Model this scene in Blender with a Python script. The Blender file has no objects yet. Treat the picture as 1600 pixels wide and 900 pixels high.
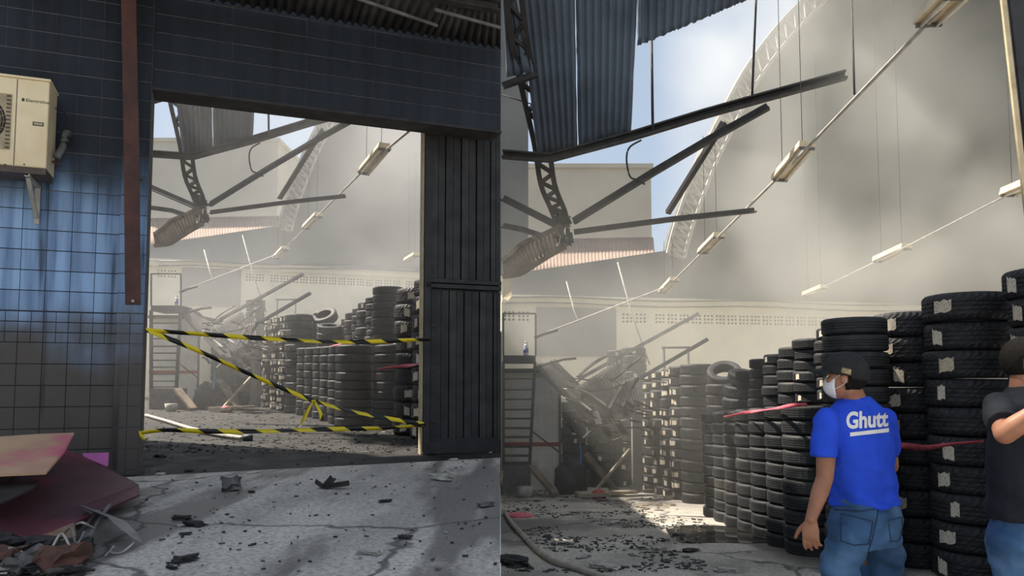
import bpy, bmesh, math, random
from mathutils import Vector, Matrix, noise
from mathutils.bvhtree import BVHTree
random.seed(7)
V = Vector
sc = bpy.context.scene
COL = sc.collection

# ------------------------------------------------------------------ camera
FPX, PITCH, EYE = 1200.0, math.radians(4.0), 1.54
SHIFT = (600 - 450 - FPX * math.tan(PITCH)) / 1600.0
cam_d = bpy.data.cameras.new('camera'); cam = bpy.data.objects.new('camera', cam_d); COL.objects.link(cam)
cam.location = (0, 0, EYE); cam.rotation_euler = (math.pi / 2 + PITCH, 0, 0)
cam_d.sensor_width = 36; cam_d.lens = 36 * FPX / 1600; cam_d.shift_y = SHIFT; cam_d.clip_end = 500
sc.camera = cam

# ------------------------------------------------------------------ world, sun, exposure
sc.view_settings.view_transform = 'Standard'; sc.view_settings.look = 'None'
sc.view_settings.gamma = 1; sc.view_settings.use_curve_mapping = False
sc.view_settings.exposure = 0.82
SUN_FROM = V((-0.52, 0.24, 0.82)).normalized()
w = bpy.data.worlds.new('sky'); sc.world = w; w.use_nodes = True
nt = w.node_tree; nt.nodes.clear()
_o = nt.nodes.new('ShaderNodeOutputWorld'); _b = nt.nodes.new('ShaderNodeBackground')
_s = nt.nodes.new('ShaderNodeTexSky'); _s.sky_type = 'NISHITA'; _s.sun_disc = False
_s.sun_elevation = math.asin(SUN_FROM.z); _s.sun_rotation = math.atan2(SUN_FROM.x, SUN_FROM.y)
_s.dust_density = 1.2; _s.air_density = 1.0
_sm = nt.nodes.new('ShaderNodeVectorMath'); _sm.operation = 'SCALE'; _sm.inputs['Scale'].default_value = 0.085
_tc = nt.nodes.new('ShaderNodeTexCoord'); _n = nt.nodes.new('ShaderNodeTexNoise')
_n.inputs['Scale'].default_value = 2.6; _n.inputs['Detail'].default_value = 5
_r = nt.nodes.new('ShaderNodeMapRange'); _r.inputs[1].default_value = .47; _r.inputs[2].default_value = .78
_mx = nt.nodes.new('ShaderNodeMix'); _mx.data_type = 'RGBA'
_mx.inputs[7].default_value = (.43, .46, .49, 1)
nt.links.new(_s.outputs[0], _sm.inputs[0]); nt.links.new(_tc.outputs['Generated'], _n.inputs['Vector'])
nt.links.new(_n.outputs[0], _r.inputs[0]); nt.links.new(_r.outputs[0], _mx.inputs[0])
_m0 = nt.nodes.new('ShaderNodeMix'); _m0.data_type = 'RGBA'; _m0.inputs[0].default_value = .62; _m0.inputs[7].default_value = (.335, .385, .445, 1)   # milky hazy sky
nt.links.new(_sm.outputs[0], _m0.inputs[6]); nt.links.new(_m0.outputs[2], _mx.inputs[6]); nt.links.new(_mx.outputs[2], _b.inputs[0])
nt.links.new(_b.outputs[0], _o.inputs[0]); _b.inputs[1].default_value = 1.0
sun_d = bpy.data.lights.new('sun', 'SUN'); sun = bpy.data.objects.new('sun', sun_d); COL.objects.link(sun)
sun_d.energy = 6.8; sun_d.angle = math.radians(1.5); sun_d.color = (1.0, .91, .78)
sun.rotation_euler = (-SUN_FROM).to_track_quat('-Z', 'Y').to_euler(); sun.location = (-20, 20, 30)
try:
    sc.cycles.use_denoising = True
    sc.cycles.volume_bounces = 2; sc.cycles.max_bounces = 8; sc.cycles.diffuse_bounces = 4
    sc.cycles.volume_step_rate = 1.0; sc.cycles.volume_max_steps = 40
except Exception:
    pass

# ------------------------------------------------------------------ pixel -> place
_UP = V((0, -math.sin(PITCH), math.cos(PITCH))); _FW = V((0, math.cos(PITCH), math.sin(PITCH)))
def ray(u, v):
    return V((1, 0, 0)) * ((u - 800) / FPX) + _UP * ((450 - v + SHIFT * 1600) / FPX) + _FW
EYEP = V((0, 0, EYE))
def P(u, v, d):
    r = ray(u, v); return EYEP + r * (d / r.y)
def zR(d): return EYE - 1.27 - .06 * d            # floor of the open hall, falling gently away
def zL(d): return EYE - 1.08 + .0289 * d          # raised forecourt and gated hall, rising gently
def GR(u, v):
    r = ray(u, v); t = -1.27 / (r.z + .06 * r.y); return EYEP + r * t
def GL(u, v):
    r = ray(u, v); t = -1.08 / (r.z - .0289 * r.y); return EYEP + r * t
def FRx(u, d): return V(((u - 800) / FPX * d, d, zR(d)))
def FLx(u, d): return V(((u - 800) / FPX * d, d, zL(d)))

# ------------------------------------------------------------------ helpers
def tag(o, label=None, cat=None, group=None, kind=None):
    if label: o['label'] = label
    if cat: o['category'] = cat
    if group: o['group'] = group
    if kind: o['kind'] = kind
    return o
def mesh_obj(name, verts, faces, mat, parent=None, smooth=False):
    me = bpy.data.meshes.new(name); me.from_pydata([tuple(v) for v in verts], [], faces); me.update()
    return link(name, me, mat, parent, smooth)
def link(name, me, mat, parent=None, smooth=False):
    o = bpy.data.objects.new(name, me); COL.objects.link(o)
    if mat is not None and not me.materials:
        for m in (mat if isinstance(mat, (list, tuple)) else [mat]): me.materials.append(m)
    if smooth:
        for p in me.polygons: p.use_smooth = True
    if parent: o.parent = parent
    return o
def inst(name, me, parent, mtx):
    o = bpy.data.objects.new(name, me); COL.objects.link(o)
    if parent: o.parent = parent
    o.matrix_local = mtx; return o
def empty(name, label=None, cat=None, group=None, loc=(0, 0, 0), kind=None):
    o = bpy.data.objects.new(name, None); COL.objects.link(o); o.location = loc
    o.empty_display_size = .1
    return tag(o, label, cat, group, kind)
class MB:
    """collects verts and faces for one mesh"""
    def __init__(s): s.v = []; s.f = []
    def add(s, vs, fs):
        n = len(s.v); s.v += [V(x) for x in vs]; s.f += [tuple(i + n for i in f) for f in fs]; return s
    def hexa(s, c):   # 8 corners: bottom 4 ccw, top 4
        return s.add(c, [(3, 2, 1, 0), (4, 5, 6, 7), (0, 1, 5, 4), (1, 2, 6, 5), (2, 3, 7, 6), (3, 0, 4, 7)])
    def box(s, c, sx, sy, sz, M=None):
        c = V(c); vs = []
        for z in (-.5, .5):
            for x, y in ((-.5, -.5), (.5, -.5), (.5, .5), (-.5, .5)):
                p = V((x * sx, y * sy, z * sz)); vs.append(c + (M @ p if M else p))
        return s.hexa(vs)
    def sweep(s, pts, prof, up=V((0, 0, 1)), caps=True, scales=None):
        pts = [V(p) for p in pts]; n = len(prof); rings = []
        for i, p in enumerate(pts):
            t = (pts[min(i + 1, len(pts) - 1)] - pts[max(i - 1, 0)]).normalized()
            u = up
            if abs(t.dot(u)) > .96: u = V((0, 1, 0)) if abs(t.y) < .9 else V((1, 0, 0))
            a = t.cross(u).normalized(); b = a.cross(t).normalized()
            k = scales[i] if scales else 1
            rings.append([p + a * (q[0] * k) + b * (q[1] * k) for q in prof])
        vs = [q for r in rings for q in r]; fs = []
        for i in range(len(pts) - 1):
            for j in range(n):
                k = (j + 1) % n; fs.append((i * n + j, i * n + k, (i + 1) * n + k, (i + 1) * n + j))
        if caps:
            fs.append(tuple(range(n - 1, -1, -1))); fs.append(tuple((len(pts) - 1) * n + j for j in range(n)))
        return s.add(vs, fs)
    def build(s, name, mat, parent=None, smooth=False):
        return mesh_obj(name, s.v, s.f, mat, parent, smooth)
def circ(r, n=8): return [(r * math.cos(2 * math.pi * i / n), r * math.sin(2 * math.pi * i / n)) for i in range(n)]
def rect(a, b): return [(-a / 2, -b / 2), (a / 2, -b / 2), (a / 2, b / 2), (-a / 2, b / 2)]
def ell(a, b, t=.25):   # angle iron
    t *= min(a, b); return [(-a / 2, -b / 2), (a / 2, -b / 2), (a / 2, -b / 2 + t), (-a / 2 + t, -b / 2 + t), (-a / 2 + t, b / 2), (-a / 2, b / 2)]
def chan(a, b, t=.2):   # channel section
    t *= min(a, b); return [(-a / 2, -b / 2), (a / 2, -b / 2), (a / 2, -b / 2 + t), (-a / 2 + t, -b / 2 + t), (-a / 2 + t, b / 2 - t), (a / 2, b / 2 - t), (a / 2, b / 2), (-a / 2, b / 2)]
def catmull(pts, n=6):
    pts = [V(p) for p in pts]; out = []
    for i in range(len(pts) - 1):
        p0, p1, p2, p3 = pts[max(i - 1, 0)], pts[i], pts[i + 1], pts[min(i + 2, len(pts) - 1)]
        for k in range(n):
            t = k / n
            out.append(.5 * ((2 * p1) + (p2 - p0) * t + (2 * p0 - 5 * p1 + 4 * p2 - p3) * t * t + (3 * p1 - p0 - 3 * p2 + p3) * t ** 3))
    return out + [pts[-1]]
def slab(name, top, th, mat, parent=None, down=V((0, 0, -1))):
    """a plate: polygon extruded by th along down"""
    top = [V(p) for p in top]; n = len(top); bot = [p + down * th for p in top]
    fs = [tuple(range(n)), tuple(range(2 * n - 1, n - 1, -1))] + [(i, i + n, (i + 1) % n + n, (i + 1) % n) for i in range(n)]
    o = mesh_obj(name, top + bot, fs, mat, parent)
    bm = bmesh.new(); bm.from_mesh(o.data); bmesh.ops.recalc_face_normals(bm, faces=bm.faces); bm.to_mesh(o.data); bm.free()
    return o

# ------------------------------------------------------------------ materials
def M(name, c1, c2=None, scale=6, rough=.75, metal=0, bump=.15, bscale=None, lo=.35, hi=.65, detail=6, coord='Position', rough2=None, c3=None, s3=1.2, lo3=.5, hi3=.7, spec=.4):
    m = bpy.data.materials.new(name); m.use_nodes = True; t = m.node_tree; L = t.links.new
    b = t.nodes['Principled BSDF']; b.inputs['Roughness'].default_value = rough; b.inputs['Metallic'].default_value = metal
    b.inputs['Specular IOR Level'].default_value = spec
    c2 = c2 or tuple(x * .6 for x in c1)
    if coord == 'Position':
        g = t.nodes.new('ShaderNodeNewGeometry'); co = g.outputs['Position']
    else:
        g = t.nodes.new('ShaderNodeTexCoord'); co = g.outputs[coord]
    n = t.nodes.new('ShaderNodeTexNoise'); n.inputs['Scale'].default_value = scale; n.inputs['Detail'].default_value = detail
    L(co, n.inputs['Vector'])
    r = t.nodes.new('ShaderNodeMapRange'); r.inputs[1].default_value = lo; r.inputs[2].default_value = hi; L(n.outputs[0], r.inputs[0])
    x = t.nodes.new('ShaderNodeMix'); x.data_type = 'RGBA'; x.inputs[6].default_value = (*c1, 1); x.inputs[7].default_value = (*c2, 1)
    L(r.outputs[0], x.inputs[0]); col = x.outputs[2]
    if c3:
        n3 = t.nodes.new('ShaderNodeTexNoise'); n3.inputs['Scale'].default_value = s3; n3.inputs['Detail'].default_value = 4; L(co, n3.inputs['Vector'])
        r3 = t.nodes.new('ShaderNodeMapRange'); r3.inputs[1].default_value = lo3; r3.inputs[2].default_value = hi3; L(n3.outputs[0], r3.inputs[0])
        x3 = t.nodes.new('ShaderNodeMix'); x3.data_type = 'RGBA'; x3.inputs[7].default_value = (*c3, 1); L(r3.outputs[0], x3.inputs[0]); L(col, x3.inputs[6]); col = x3.outputs[2]
    L(col, b.inputs['Base Color'])
    if rough2 is not None:
        rr = t.nodes.new('ShaderNodeMapRange'); rr.inputs[1].default_value = lo; rr.inputs[2].default_value = hi
        rr.inputs[3].default_value = rough; rr.inputs[4].default_value = rough2; L(n.outputs[0], rr.inputs[0]); L(rr.outputs[0], b.inputs['Roughness'])
    if bump:
        nb = t.nodes.new('ShaderNodeTexNoise'); nb.inputs['Scale'].default_value = bscale or scale * 5; nb.inputs['Detail'].default_value = 5; L(co, nb.inputs['Vector'])
        bp = t.nodes.new('ShaderNodeBump'); bp.inputs['Strength'].default_value = bump; bp.inputs['Distance'].default_value = .02
        L(nb.outputs[0], bp.inputs['Height']); L(bp.outputs[0], b.inputs['Normal'])
    return m
def nd(t, typ, **kw):
    n = t.nodes.new(typ)
    for k, val in kw.items(): setattr(n, k, val)
    return n
def math_n(t, op, a, b=None, clamp=False):
    n = t.nodes.new('ShaderNodeMath'); n.operation = op; n.use_clamp = clamp
    for i, x in enumerate((a, b)):
        if x is None: continue
        if isinstance(x, (int, float)): n.inputs[i].default_value = x
        else: t.links.new(x, n.inputs[i])
    return n.outputs[0]
def mix_n(t, fac, a, b):
    n = t.nodes.new('ShaderNodeMix'); n.data_type = 'RGBA'
    for i, x in ((0, fac), (6, a), (7, b)):
        if isinstance(x, tuple): n.inputs[i].default_value = (*x, 1)
        elif isinstance(x, (int, float)): n.inputs[i].default_value = x
        else: t.links.new(x, n.inputs[i])
    return n.outputs[2]
def ramp_n(t, x, lo, hi):
    n = t.nodes.new('ShaderNodeMapRange'); n.interpolation_type = 'SMOOTHSTEP'; n.inputs[1].default_value = lo; n.inputs[2].default_value = hi
    t.links.new(x, n.inputs[0]); return n.outputs[0]

def tile_material():
    m = bpy.data.materials.new('sooty_blue_tile'); m.use_nodes = True; t = m.node_tree; b = t.nodes['Principled BSDF']
    g = nd(t, 'ShaderNodeNewGeometry'); sx = nd(t, 'ShaderNodeSeparateXYZ'); t.links.new(g.outputs['Position'], sx.inputs[0])
    n1 = nd(t, 'ShaderNodeTexNoise'); n1.inputs['Scale'].default_value = 1.3; n1.inputs['Detail'].default_value = 6; t.links.new(g.outputs['Position'], n1.inputs['Vector'])
    mp = nd(t, 'ShaderNodeMapping'); mp.inputs['Scale'].default_value = (9, 9, .6); t.links.new(g.outputs['Position'], mp.inputs['Vector'])
    n2 = nd(t, 'ShaderNodeTexNoise'); n2.inputs['Scale'].default_value = 1; n2.inputs['Detail'].default_value = 4; t.links.new(mp.outputs[0], n2.inputs['Vector'])
    zz = math_n(t, 'ADD', sx.outputs['Z'], math_n(t, 'MULTIPLY', math_n(t, 'SUBTRACT', n1.outputs[0], .5), 1.1))
    top = ramp_n(t, zz, 3.0, 3.75)
    low = math_n(t, 'SUBTRACT', 1.0, ramp_n(t, zz, 1.75, 2.4))
    oi = nd(t, 'ShaderNodeObjectInfo')
    blue = mix_n(t, ramp_n(t, n2.outputs[0], .35, .7), (.32, .50, .78), (.15, .25, .44))
    blue = mix_n(t, math_n(t, 'MULTIPLY', oi.outputs['Random'], .35), blue, (.04, .07, .13))
    c = mix_n(t, low, blue, (.075, .064, .057))
    c = mix_n(t, math_n(t, 'MULTIPLY', top, .96), c, (.0045, .0050, .0065))
    streak = math_n(t, 'MULTIPLY', ramp_n(t, n2.outputs[0], .58, .72), .7)
    c = mix_n(t, streak, c, (.012, .012, .014))
    t.links.new(c, b.inputs['Base Color'])
    rg = math_n(t, 'ADD', math_n(t, 'MULTIPLY', n1.outputs[0], .35), math_n(t, 'MULTIPLY', top, .2)); rg = math_n(t, 'ADD', rg, .22)
    t.links.new(rg, b.inputs['Roughness']); b.inputs['Specular IOR Level'].default_value = .35
    return m
MAT = {}
def concrete(name, light, mid, dark, sx_, sy_, seed, damp_lo, damp_hi):
    m = bpy.data.materials.new(name); m.use_nodes = True; t = m.node_tree; b = t.nodes['Principled BSDF']
    g = nd(t, 'ShaderNodeNewGeometry'); pos = g.outputs['Position']
    def nz(scale, detail, rough=.55, mapping=None):
        n = nd(t, 'ShaderNodeTexNoise'); n.inputs['Scale'].default_value = scale; n.inputs['Detail'].default_value = detail; n.inputs['Roughness'].default_value = rough
        if mapping:
            mp = nd(t, 'ShaderNodeMapping'); mp.inputs['Scale'].default_value = mapping; mp.inputs['Location'].default_value = (seed, seed, 0); t.links.new(pos, mp.inputs['Vector']); t.links.new(mp.outputs[0], n.inputs['Vector'])
        else: t.links.new(pos, n.inputs['Vector'])
        return n.outputs[0]
    big = nz(.9, 7, .62, (sx_, sy_, 1)); fine = nz(34, 5, .7); stain = nz(.55, 5, .6, (1.3 * sx_, sy_ * .8, 1)); speck = nz(95, 2)
    c = mix_n(t, ramp_n(t, big, .36, .62), mid, light)
    c = mix_n(t, math_n(t, 'MULTIPLY', ramp_n(t, fine, .42, .64), .55), c, dark)
    c = mix_n(t, math_n(t, 'MULTIPLY', ramp_n(t, stain, damp_lo, damp_hi), .85), c, dark)
    c = mix_n(t, math_n(t, 'MULTIPLY', ramp_n(t, speck, .64, .72), .5), c, light)
    wv = nd(t, 'ShaderNodeTexVoronoi'); wv.feature = 'DISTANCE_TO_EDGE'; wv.inputs['Scale'].default_value = .32; wv.inputs['Randomness'].default_value = 1
    nw = nd(t, 'ShaderNodeTexNoise'); nw.inputs['Scale'].default_value = 3; t.links.new(pos, nw.inputs['Vector'])
    ad = nd(t, 'ShaderNodeVectorMath'); ad.operation = 'MULTIPLY_ADD'; t.links.new(nw.outputs[1], ad.inputs[0]); ad.inputs[1].default_value = (.35, .35, .35); t.links.new(pos, ad.inputs[2]); t.links.new(ad.outputs[0], wv.inputs['Vector'])
    crack = math_n(t, 'SUBTRACT', 1.0, ramp_n(t, wv.outputs['Distance'], .002, .010))
    c = mix_n(t, math_n(t, 'MULTIPLY', crack, .7), c, (.02, .02, .02))
    t.links.new(c, b.inputs['Base Color']); b.inputs['Specular IOR Level'].default_value = .35
    rg = math_n(t, 'SUBTRACT', .85, math_n(t, 'MULTIPLY', ramp_n(t, stain, damp_lo, damp_hi), .35)); t.links.new(rg, b.inputs['Roughness'])
    bp = nd(t, 'ShaderNodeBump'); bp.inputs['Strength'].default_value = .5; bp.inputs['Distance'].default_value = .012; t.links.new(math_n(t, 'ADD', fine, math_n(t, 'MULTIPLY', speck, .4)), bp.inputs['Height']); t.links.new(bp.outputs[0], b.inputs['Normal'])
    return m
MAT['concrete'] = concrete('stained_forecourt_concrete', (.66, .62, .56), (.42, .40, .365), (.125, .118, .112), 1.5, .55, 3.0, .50, .60)
MAT['concrete_hall'] = concrete('dirty_hall_floor', (.62, .58, .50), (.40, .37, .32), (.11, .10, .09), .8, .8, 7.0, .47, .58)
MAT['tile'] = tile_material()
def grout_material():
    m = bpy.data.materials.new('grey_grout'); m.use_nodes = True; t = m.node_tree; b = t.nodes['Principled BSDF']
    g = nd(t, 'ShaderNodeNewGeometry'); sx = nd(t, 'ShaderNodeSeparateXYZ'); t.links.new(g.outputs['Position'], sx.inputs[0])
    t.links.new(mix_n(t, ramp_n(t, sx.outputs['Z'], 3.1, 3.5), (.03, .032, .036), (.15, .15, .15)), b.inputs['Base Color']); b.inputs['Roughness'].default_value = .9; return m
MAT['grout'] = grout_material()
MAT['grout_plain'] = M('soot_grout', (.12, .12, .12), (.05, .05, .05), 20, .9)
MAT['soot_wall'] = M('soot_black_render', (.012, .013, .015), (.03, .03, .032), 4, .8)
MAT['black_mortar'] = M('black_mortar', (.15, .15, .15), (.08, .08, .08), 30, .9)
MAT['concrete_plain'] = M('stained_forecourt_concrete', (.46, .45, .43), (.22, .215, .205), 1.6, .8, bump=.35, bscale=60, lo=.38, hi=.62, c3=(.075, .073, .073), s3=.55, lo3=.5, hi3=.64, rough2=.55)
MAT['concrete_hall_plain'] = M('dirty_hall_floor', (.34, .32, .28), (.17, .16, .14), 1.4, .75, bump=.4, bscale=40, c3=(.07, .066, .06), s3=.7, lo3=.5, hi3=.62, rough2=.45)
MAT['wet_floor'] = M('sooty_wet_floor', (.045, .043, .041), (.016, .0155, .0155), 3, .8, bump=.5, bscale=30, rough2=.55, spec=.2)
MAT['metal_gate'] = M('smoked_gate_boards', (.034, .035, .037), (.016, .016, .018), 5, .6, bump=.15)
MAT['metal_gate_b'] = M('smoked_gate_boards_brown', (.05, .048, .046), (.022, .022, .022), 5, .62, bump=.15)
MAT['jamb'] = M('cream_painted_jamb', (.55, .46, .30), (.40, .33, .2), 8, .6)
MAT['rust'] = M('rust_brown_steel', (.095, .038, .030), (.05, .024, .021), 5, .65, bump=.1)
MAT['ac'] = M('yellowed_cream_enamel', (.86, .74, .50), (.74, .60, .38), 3, .45, bump=.03)
MAT['ac_dark'] = M('dark_plastic_fan', (.015, .015, .016), None, 8, .5)
MAT['ac_base'] = M('brown_base_tray', (.12, .09, .075), None, 8, .6)
MAT['ac_grille'] = M('cream_grille', (.45, .37, .24), (.3, .24, .15), 8, .5)
MAT['ink'] = M('faded_black_print', (.03, .03, .03), (.06, .05, .04), 30, .6)
MAT['roof_tin'] = M('sooty_corrugated_tin', (.085, .08, .078), (.03, .03, .03), 3, .75, bump=.1)
MAT['steel_dark'] = M('burnt_steel', (.045, .042, .042), (.02, .02, .022), 6, .7)
MAT['steel_mid'] = M('smoked_grey_steel', (.16, .155, .15), (.08, .078, .075), 5, .65)
MAT['steel_pale'] = M('pale_painted_steel', (.5, .47, .42), (.33, .31, .28), 5, .6)
MAT['sheet_blue'] = M('smoked_hazy_roof_sheet', (.10, .13, .17), (.06, .075, .10), 1.2, .7)  # bluish tint of the haze put into the sheet colour
MAT['plaster_white'] = M('smoky_white_plaster', (.86, .80, .62), (.74, .69, .54), 1.2, .9)
MAT['plaster_grey'] = M('grey_render', (.28, .28, .27), (.2, .2, .2), .7, .9)
MAT['gable'] = M('grey_gable_render', (.22, .22, .21), (.15, .15, .145), .4, .9)
MAT['neighbour'] = M('beige_neighbour_render', (.60, .55, .46), (.52, .48, .41), .5, .9)
MAT['roof_tile'] = M('faded_clay_roof', (.36, .26, .21), (.30, .22, .18), 1, .9)
MAT['white_tile'] = M('smoky_white_tile', (.82, .80, .74), (.62, .60, .56), 2.2, .4, bump=.03)
MAT['red'] = M('dull_red_paint', (.42, .05, .05), (.25, .04, .04), 6, .6)
MAT['rubber'] = M('black_rubber', (.036, .036, .038), (.02, .02, .022), 14, .62, bump=.12, bscale=90)
MAT['rubber_dust'] = M('dusty_rubber', (.030, .031, .033), (.015, .016, .018), 7, .65, bump=.15, bscale=80, c3=(.075, .072, .066), s3=3, lo3=.55, hi3=.8)
def paper_material():
    m = bpy.data.materials.new('printed_paper_sticker'); m.use_nodes = True; t = m.node_tree; b = t.nodes['Principled BSDF']
    tc = nd(t, 'ShaderNodeTexCoord'); mp = nd(t, 'ShaderNodeMapping'); mp.inputs['Scale'].default_value = (30, 30, 9); t.links.new(tc.outputs['Object'], mp.inputs['Vector'])
    n = nd(t, 'ShaderNodeTexNoise'); n.inputs['Scale'].default_value = 1.0; n.inputs['Detail'].default_value = 1; t.links.new(mp.outputs[0], n.inputs['Vector'])
    oi = nd(t, 'ShaderNodeObjectInfo'); base = mix_n(t, oi.outputs['Random'], (.72, .66, .54), (.60, .50, .36))
    t.links.new(mix_n(t, math_n(t, 'MULTIPLY', ramp_n(t, n.outputs[0], .56, .60), .6), base, (.10, .09, .08)), b.inputs['Base Color'])
    b.inputs['Roughness'].default_value = .7; return m
MAT['paper'] = paper_material()
def tape_material():
    m = bpy.data.materials.new('yellow_black_tape'); m.use_nodes = True; t = m.node_tree; b = t.nodes['Principled BSDF']
    uv = nd(t, 'ShaderNodeUVMap'); sx = nd(t, 'ShaderNodeSeparateXYZ'); t.links.new(uv.outputs[0], sx.inputs[0])
    a = math_n(t, 'ADD', math_n(t, 'MULTIPLY', sx.outputs[0], 2.6), math_n(t, 'MULTIPLY', sx.outputs[1], .22))
    f = math_n(t, 'FRACT', a); s = math_n(t, 'GREATER_THAN', f, .5)
    t.links.new(mix_n(t, s, (.85, .66, .02), (.012, .012, .012)), b.inputs['Base Color']); b.inputs['Roughness'].default_value = .4
    b.inputs['Transmission Weight'].default_value = 0
    return m
MAT['tape'] = tape_material()
MAT['tape_yellow'] = M('yellow_plastic', (.80, .62, .02), (.7, .52, .02), 5, .4)
MAT['pink_rag'] = M('pink_red_plastic', (.75, .16, .20), (.55, .08, .12), 8, .6)
MAT['ply_maroon'] = M('maroon_film_plywood', (.11, .035, .045), (.05, .02, .028), 2.2, .45, bump=.1, c3=(.20, .035, .06), s3=1.6, lo3=.5, hi3=.68)
MAT['ply_tan'] = M('pink_stained_plywood', (.62, .40, .25), (.52, .30, .20), 3, .7, bump=.1, c3=(.62, .14, .22), s3=1.7, lo3=.52, hi3=.66)
MAT['ply_pink'] = M('magenta_plywood', (.50, .12, .36), (.38, .10, .28), 4, .6)
MAT['ply_dark'] = M('charred_board', (.05, .04, .037), (.02, .018, .018), 5, .7)
MAT['ply_edge'] = M('rough_ply', (.30, .19, .12), (.18, .11, .08), 9, .8)
MAT['char'] = M('charred_scrap', (.02, .02, .02), (.05, .048, .045), 10, .8)
MAT['ash'] = M('grey_ash_scrap', (.16, .15, .14), (.08, .078, .075), 10, .85)
MAT['burnt_tin'] = M('burnt_tin', (.05, .048, .047), (.02, .02, .02), 2.5, .75, c3=(.11, .095, .08), s3=2, lo3=.55, hi3=.7)
MAT['pale'] = M('pale_scrap', (.50, .47, .42), (.30, .28, .25), 10, .8)
MAT['brick'] = M('dull_brick_chunk', (.16, .075, .055), (.09, .05, .04), 10, .9)
MAT['galv'] = M('dull_galvanised_sheet', (.34, .34, .34), (.2, .2, .2), 6, .5, metal=.5)
MAT['wood'] = M('scorched_wood', (.22, .17, .12), (.09, .07, .05), 5, .8)
MAT['wood_pale'] = M('pale_wood', (.42, .36, .27), (.25, .21, .16), 5, .8)
MAT['hose'] = M('cream_canvas_hose', (.50, .46, .38), (.34, .31, .25), 6, .8)
MAT['lamp'] = M('cream_light_fitting', (.72, .60, .42), (.6, .48, .3), 6, .6)
MAT['tube_glass'] = M('dead_fluorescent_tube', (.75, .72, .66), (.65, .62, .56), 6, .3)
MAT['wire'] = M('black_cable', (.02, .02, .02), None, 10, .7)
MAT['bottle'] = M('white_plastic_bottle', (.72, .72, .74), None, 10, .4); MAT['bottle_blue'] = M('blue_bottle_label', (.10, .16, .42), None, 10, .5)
MAT['skin'] = M('tanned_skin', (.36, .17, .10), (.29, .125, .075), 12, .5, bump=.06, bscale=160, coord='Object')
MAT['hair'] = M('black_hair', (.008, .007, .006), (.014, .012, .010), 60, .85, bump=.25, bscale=150, coord='Object', spec=.12)
MAT['shirt_blue'] = M('royal_blue_cotton', (.026, .09, .72), (.02, .07, .58), 5, .85, bump=.9, bscale=8, coord='Object', spec=.2)
MAT['shirt_black'] = M('black_cotton', (.010, .012, .017), (.016, .018, .024), 5, .85, bump=.5, bscale=9, coord='Object', spec=.25)
MAT['jeans'] = M('faded_blue_denim', (.055, .13, .27), (.028, .075, .165), 4, .9, bump=.5, bscale=11, coord='Object', c3=(.12, .22, .36), s3=3.2, lo3=.5, hi3=.75)
MAT['jeans_seam'] = M('denim_seam', (.03, .06, .12), (.02, .045, .09), 9, .9)
MAT['cap'] = M('black_cap_twill', (.013, .013, .015), (.02, .02, .022), 20, .85)
MAT['cap_badge'] = M('tan_cap_badge', (.42, .33, .17), (.12, .10, .06), 60, .7, coord='Object')
MAT['mask'] = M('white_mask', (.72, .74, .76), (.62, .64, .66), 8, .8)
MAT['print_white'] = M('white_shirt_print', (.78, .78, .78), (.7, .7, .7), 20, .7)
MAT['eye'] = M('eye_white', (.6, .58, .55), None, 10, .3)
MAT['shoe'] = M('dark_shoe', (.02, .02, .02), None, 10, .6)

# ------------------------------------------------------------------ ground and partition between the two halls
UD = 782.0                                   # the partition runs straight back from the end of the gate
def edgeX(d): return (UD - 800) / FPX * d
def floor_piece(name, zf, pts, th, mat):
    return slab(name, [V((x, d, zf(d))) for x, d in pts], th, mat)
fl = floor_piece('floor_forecourt', zL, [(-11, 1.9), (edgeX(1.9), 1.9), (edgeX(8.72), 8.72), (-6.6, 5.85 + .2), (-11, 4.3)], .25, MAT['concrete'])
tag(fl, 'stained grey concrete forecourt in front of the gateway', 'floor', kind='structure')
fi = floor_piece('floor_gated_hall', zL, [(-11, 4.3), (-6.6, 6.05), (edgeX(8.72), 8.72), (edgeX(31), 31), (-20, 31)], .25, MAT['wet_floor'])
tag(fi, 'dark wet sooty floor inside the gateway', 'floor', kind='structure')
fr = floor_piece('floor_open_hall', zR, [(edgeX(1.5) + .005, 1.5), (20, 1.5), (20, 26.5), (edgeX(26.5) + .005, 26.5)], .25, MAT['concrete_hall'])
tag(fr, 'dirty concrete floor of the open tyre hall', 'floor', kind='structure')
rs = slab('trim_1', [V((edgeX(1.9), 1.9, zL(1.9) - .25)), V((edgeX(8.6), 8.6, zL(8.6) - .25)), V((edgeX(8.6) - .12, 8.6, zL(8.6) - .25)), V((edgeX(1.9) - .12, 1.9, zL(1.9) - .25))], .6, MAT['concrete'])
tag(rs, 'low concrete retaining edge under the forecourt slab', 'kerb', kind='structure')
pw = MB()
a, b_ = V((edgeX(9.6), 9.6, zR(9.6))), V((edgeX(26.5), 26.5, zR(26.5)))
pw.hexa([a + V((-.14, 0, -.3)), a + V((0, 0, -.3)), b_ + V((0, 0, -.3)), b_ + V((-.14, 0, -.3)), V((a.x - .14, a.y, 3.0)), V((a.x, a.y, 3.0)), V((b_.x, b_.y, 3.0)), V((b_.x - .14, b_.y, 3.0))])
tag(pw.build('wall_partition', MAT['plaster_grey']), 'grey rendered partition between the two halls', 'wall', kind='structure')

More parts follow.
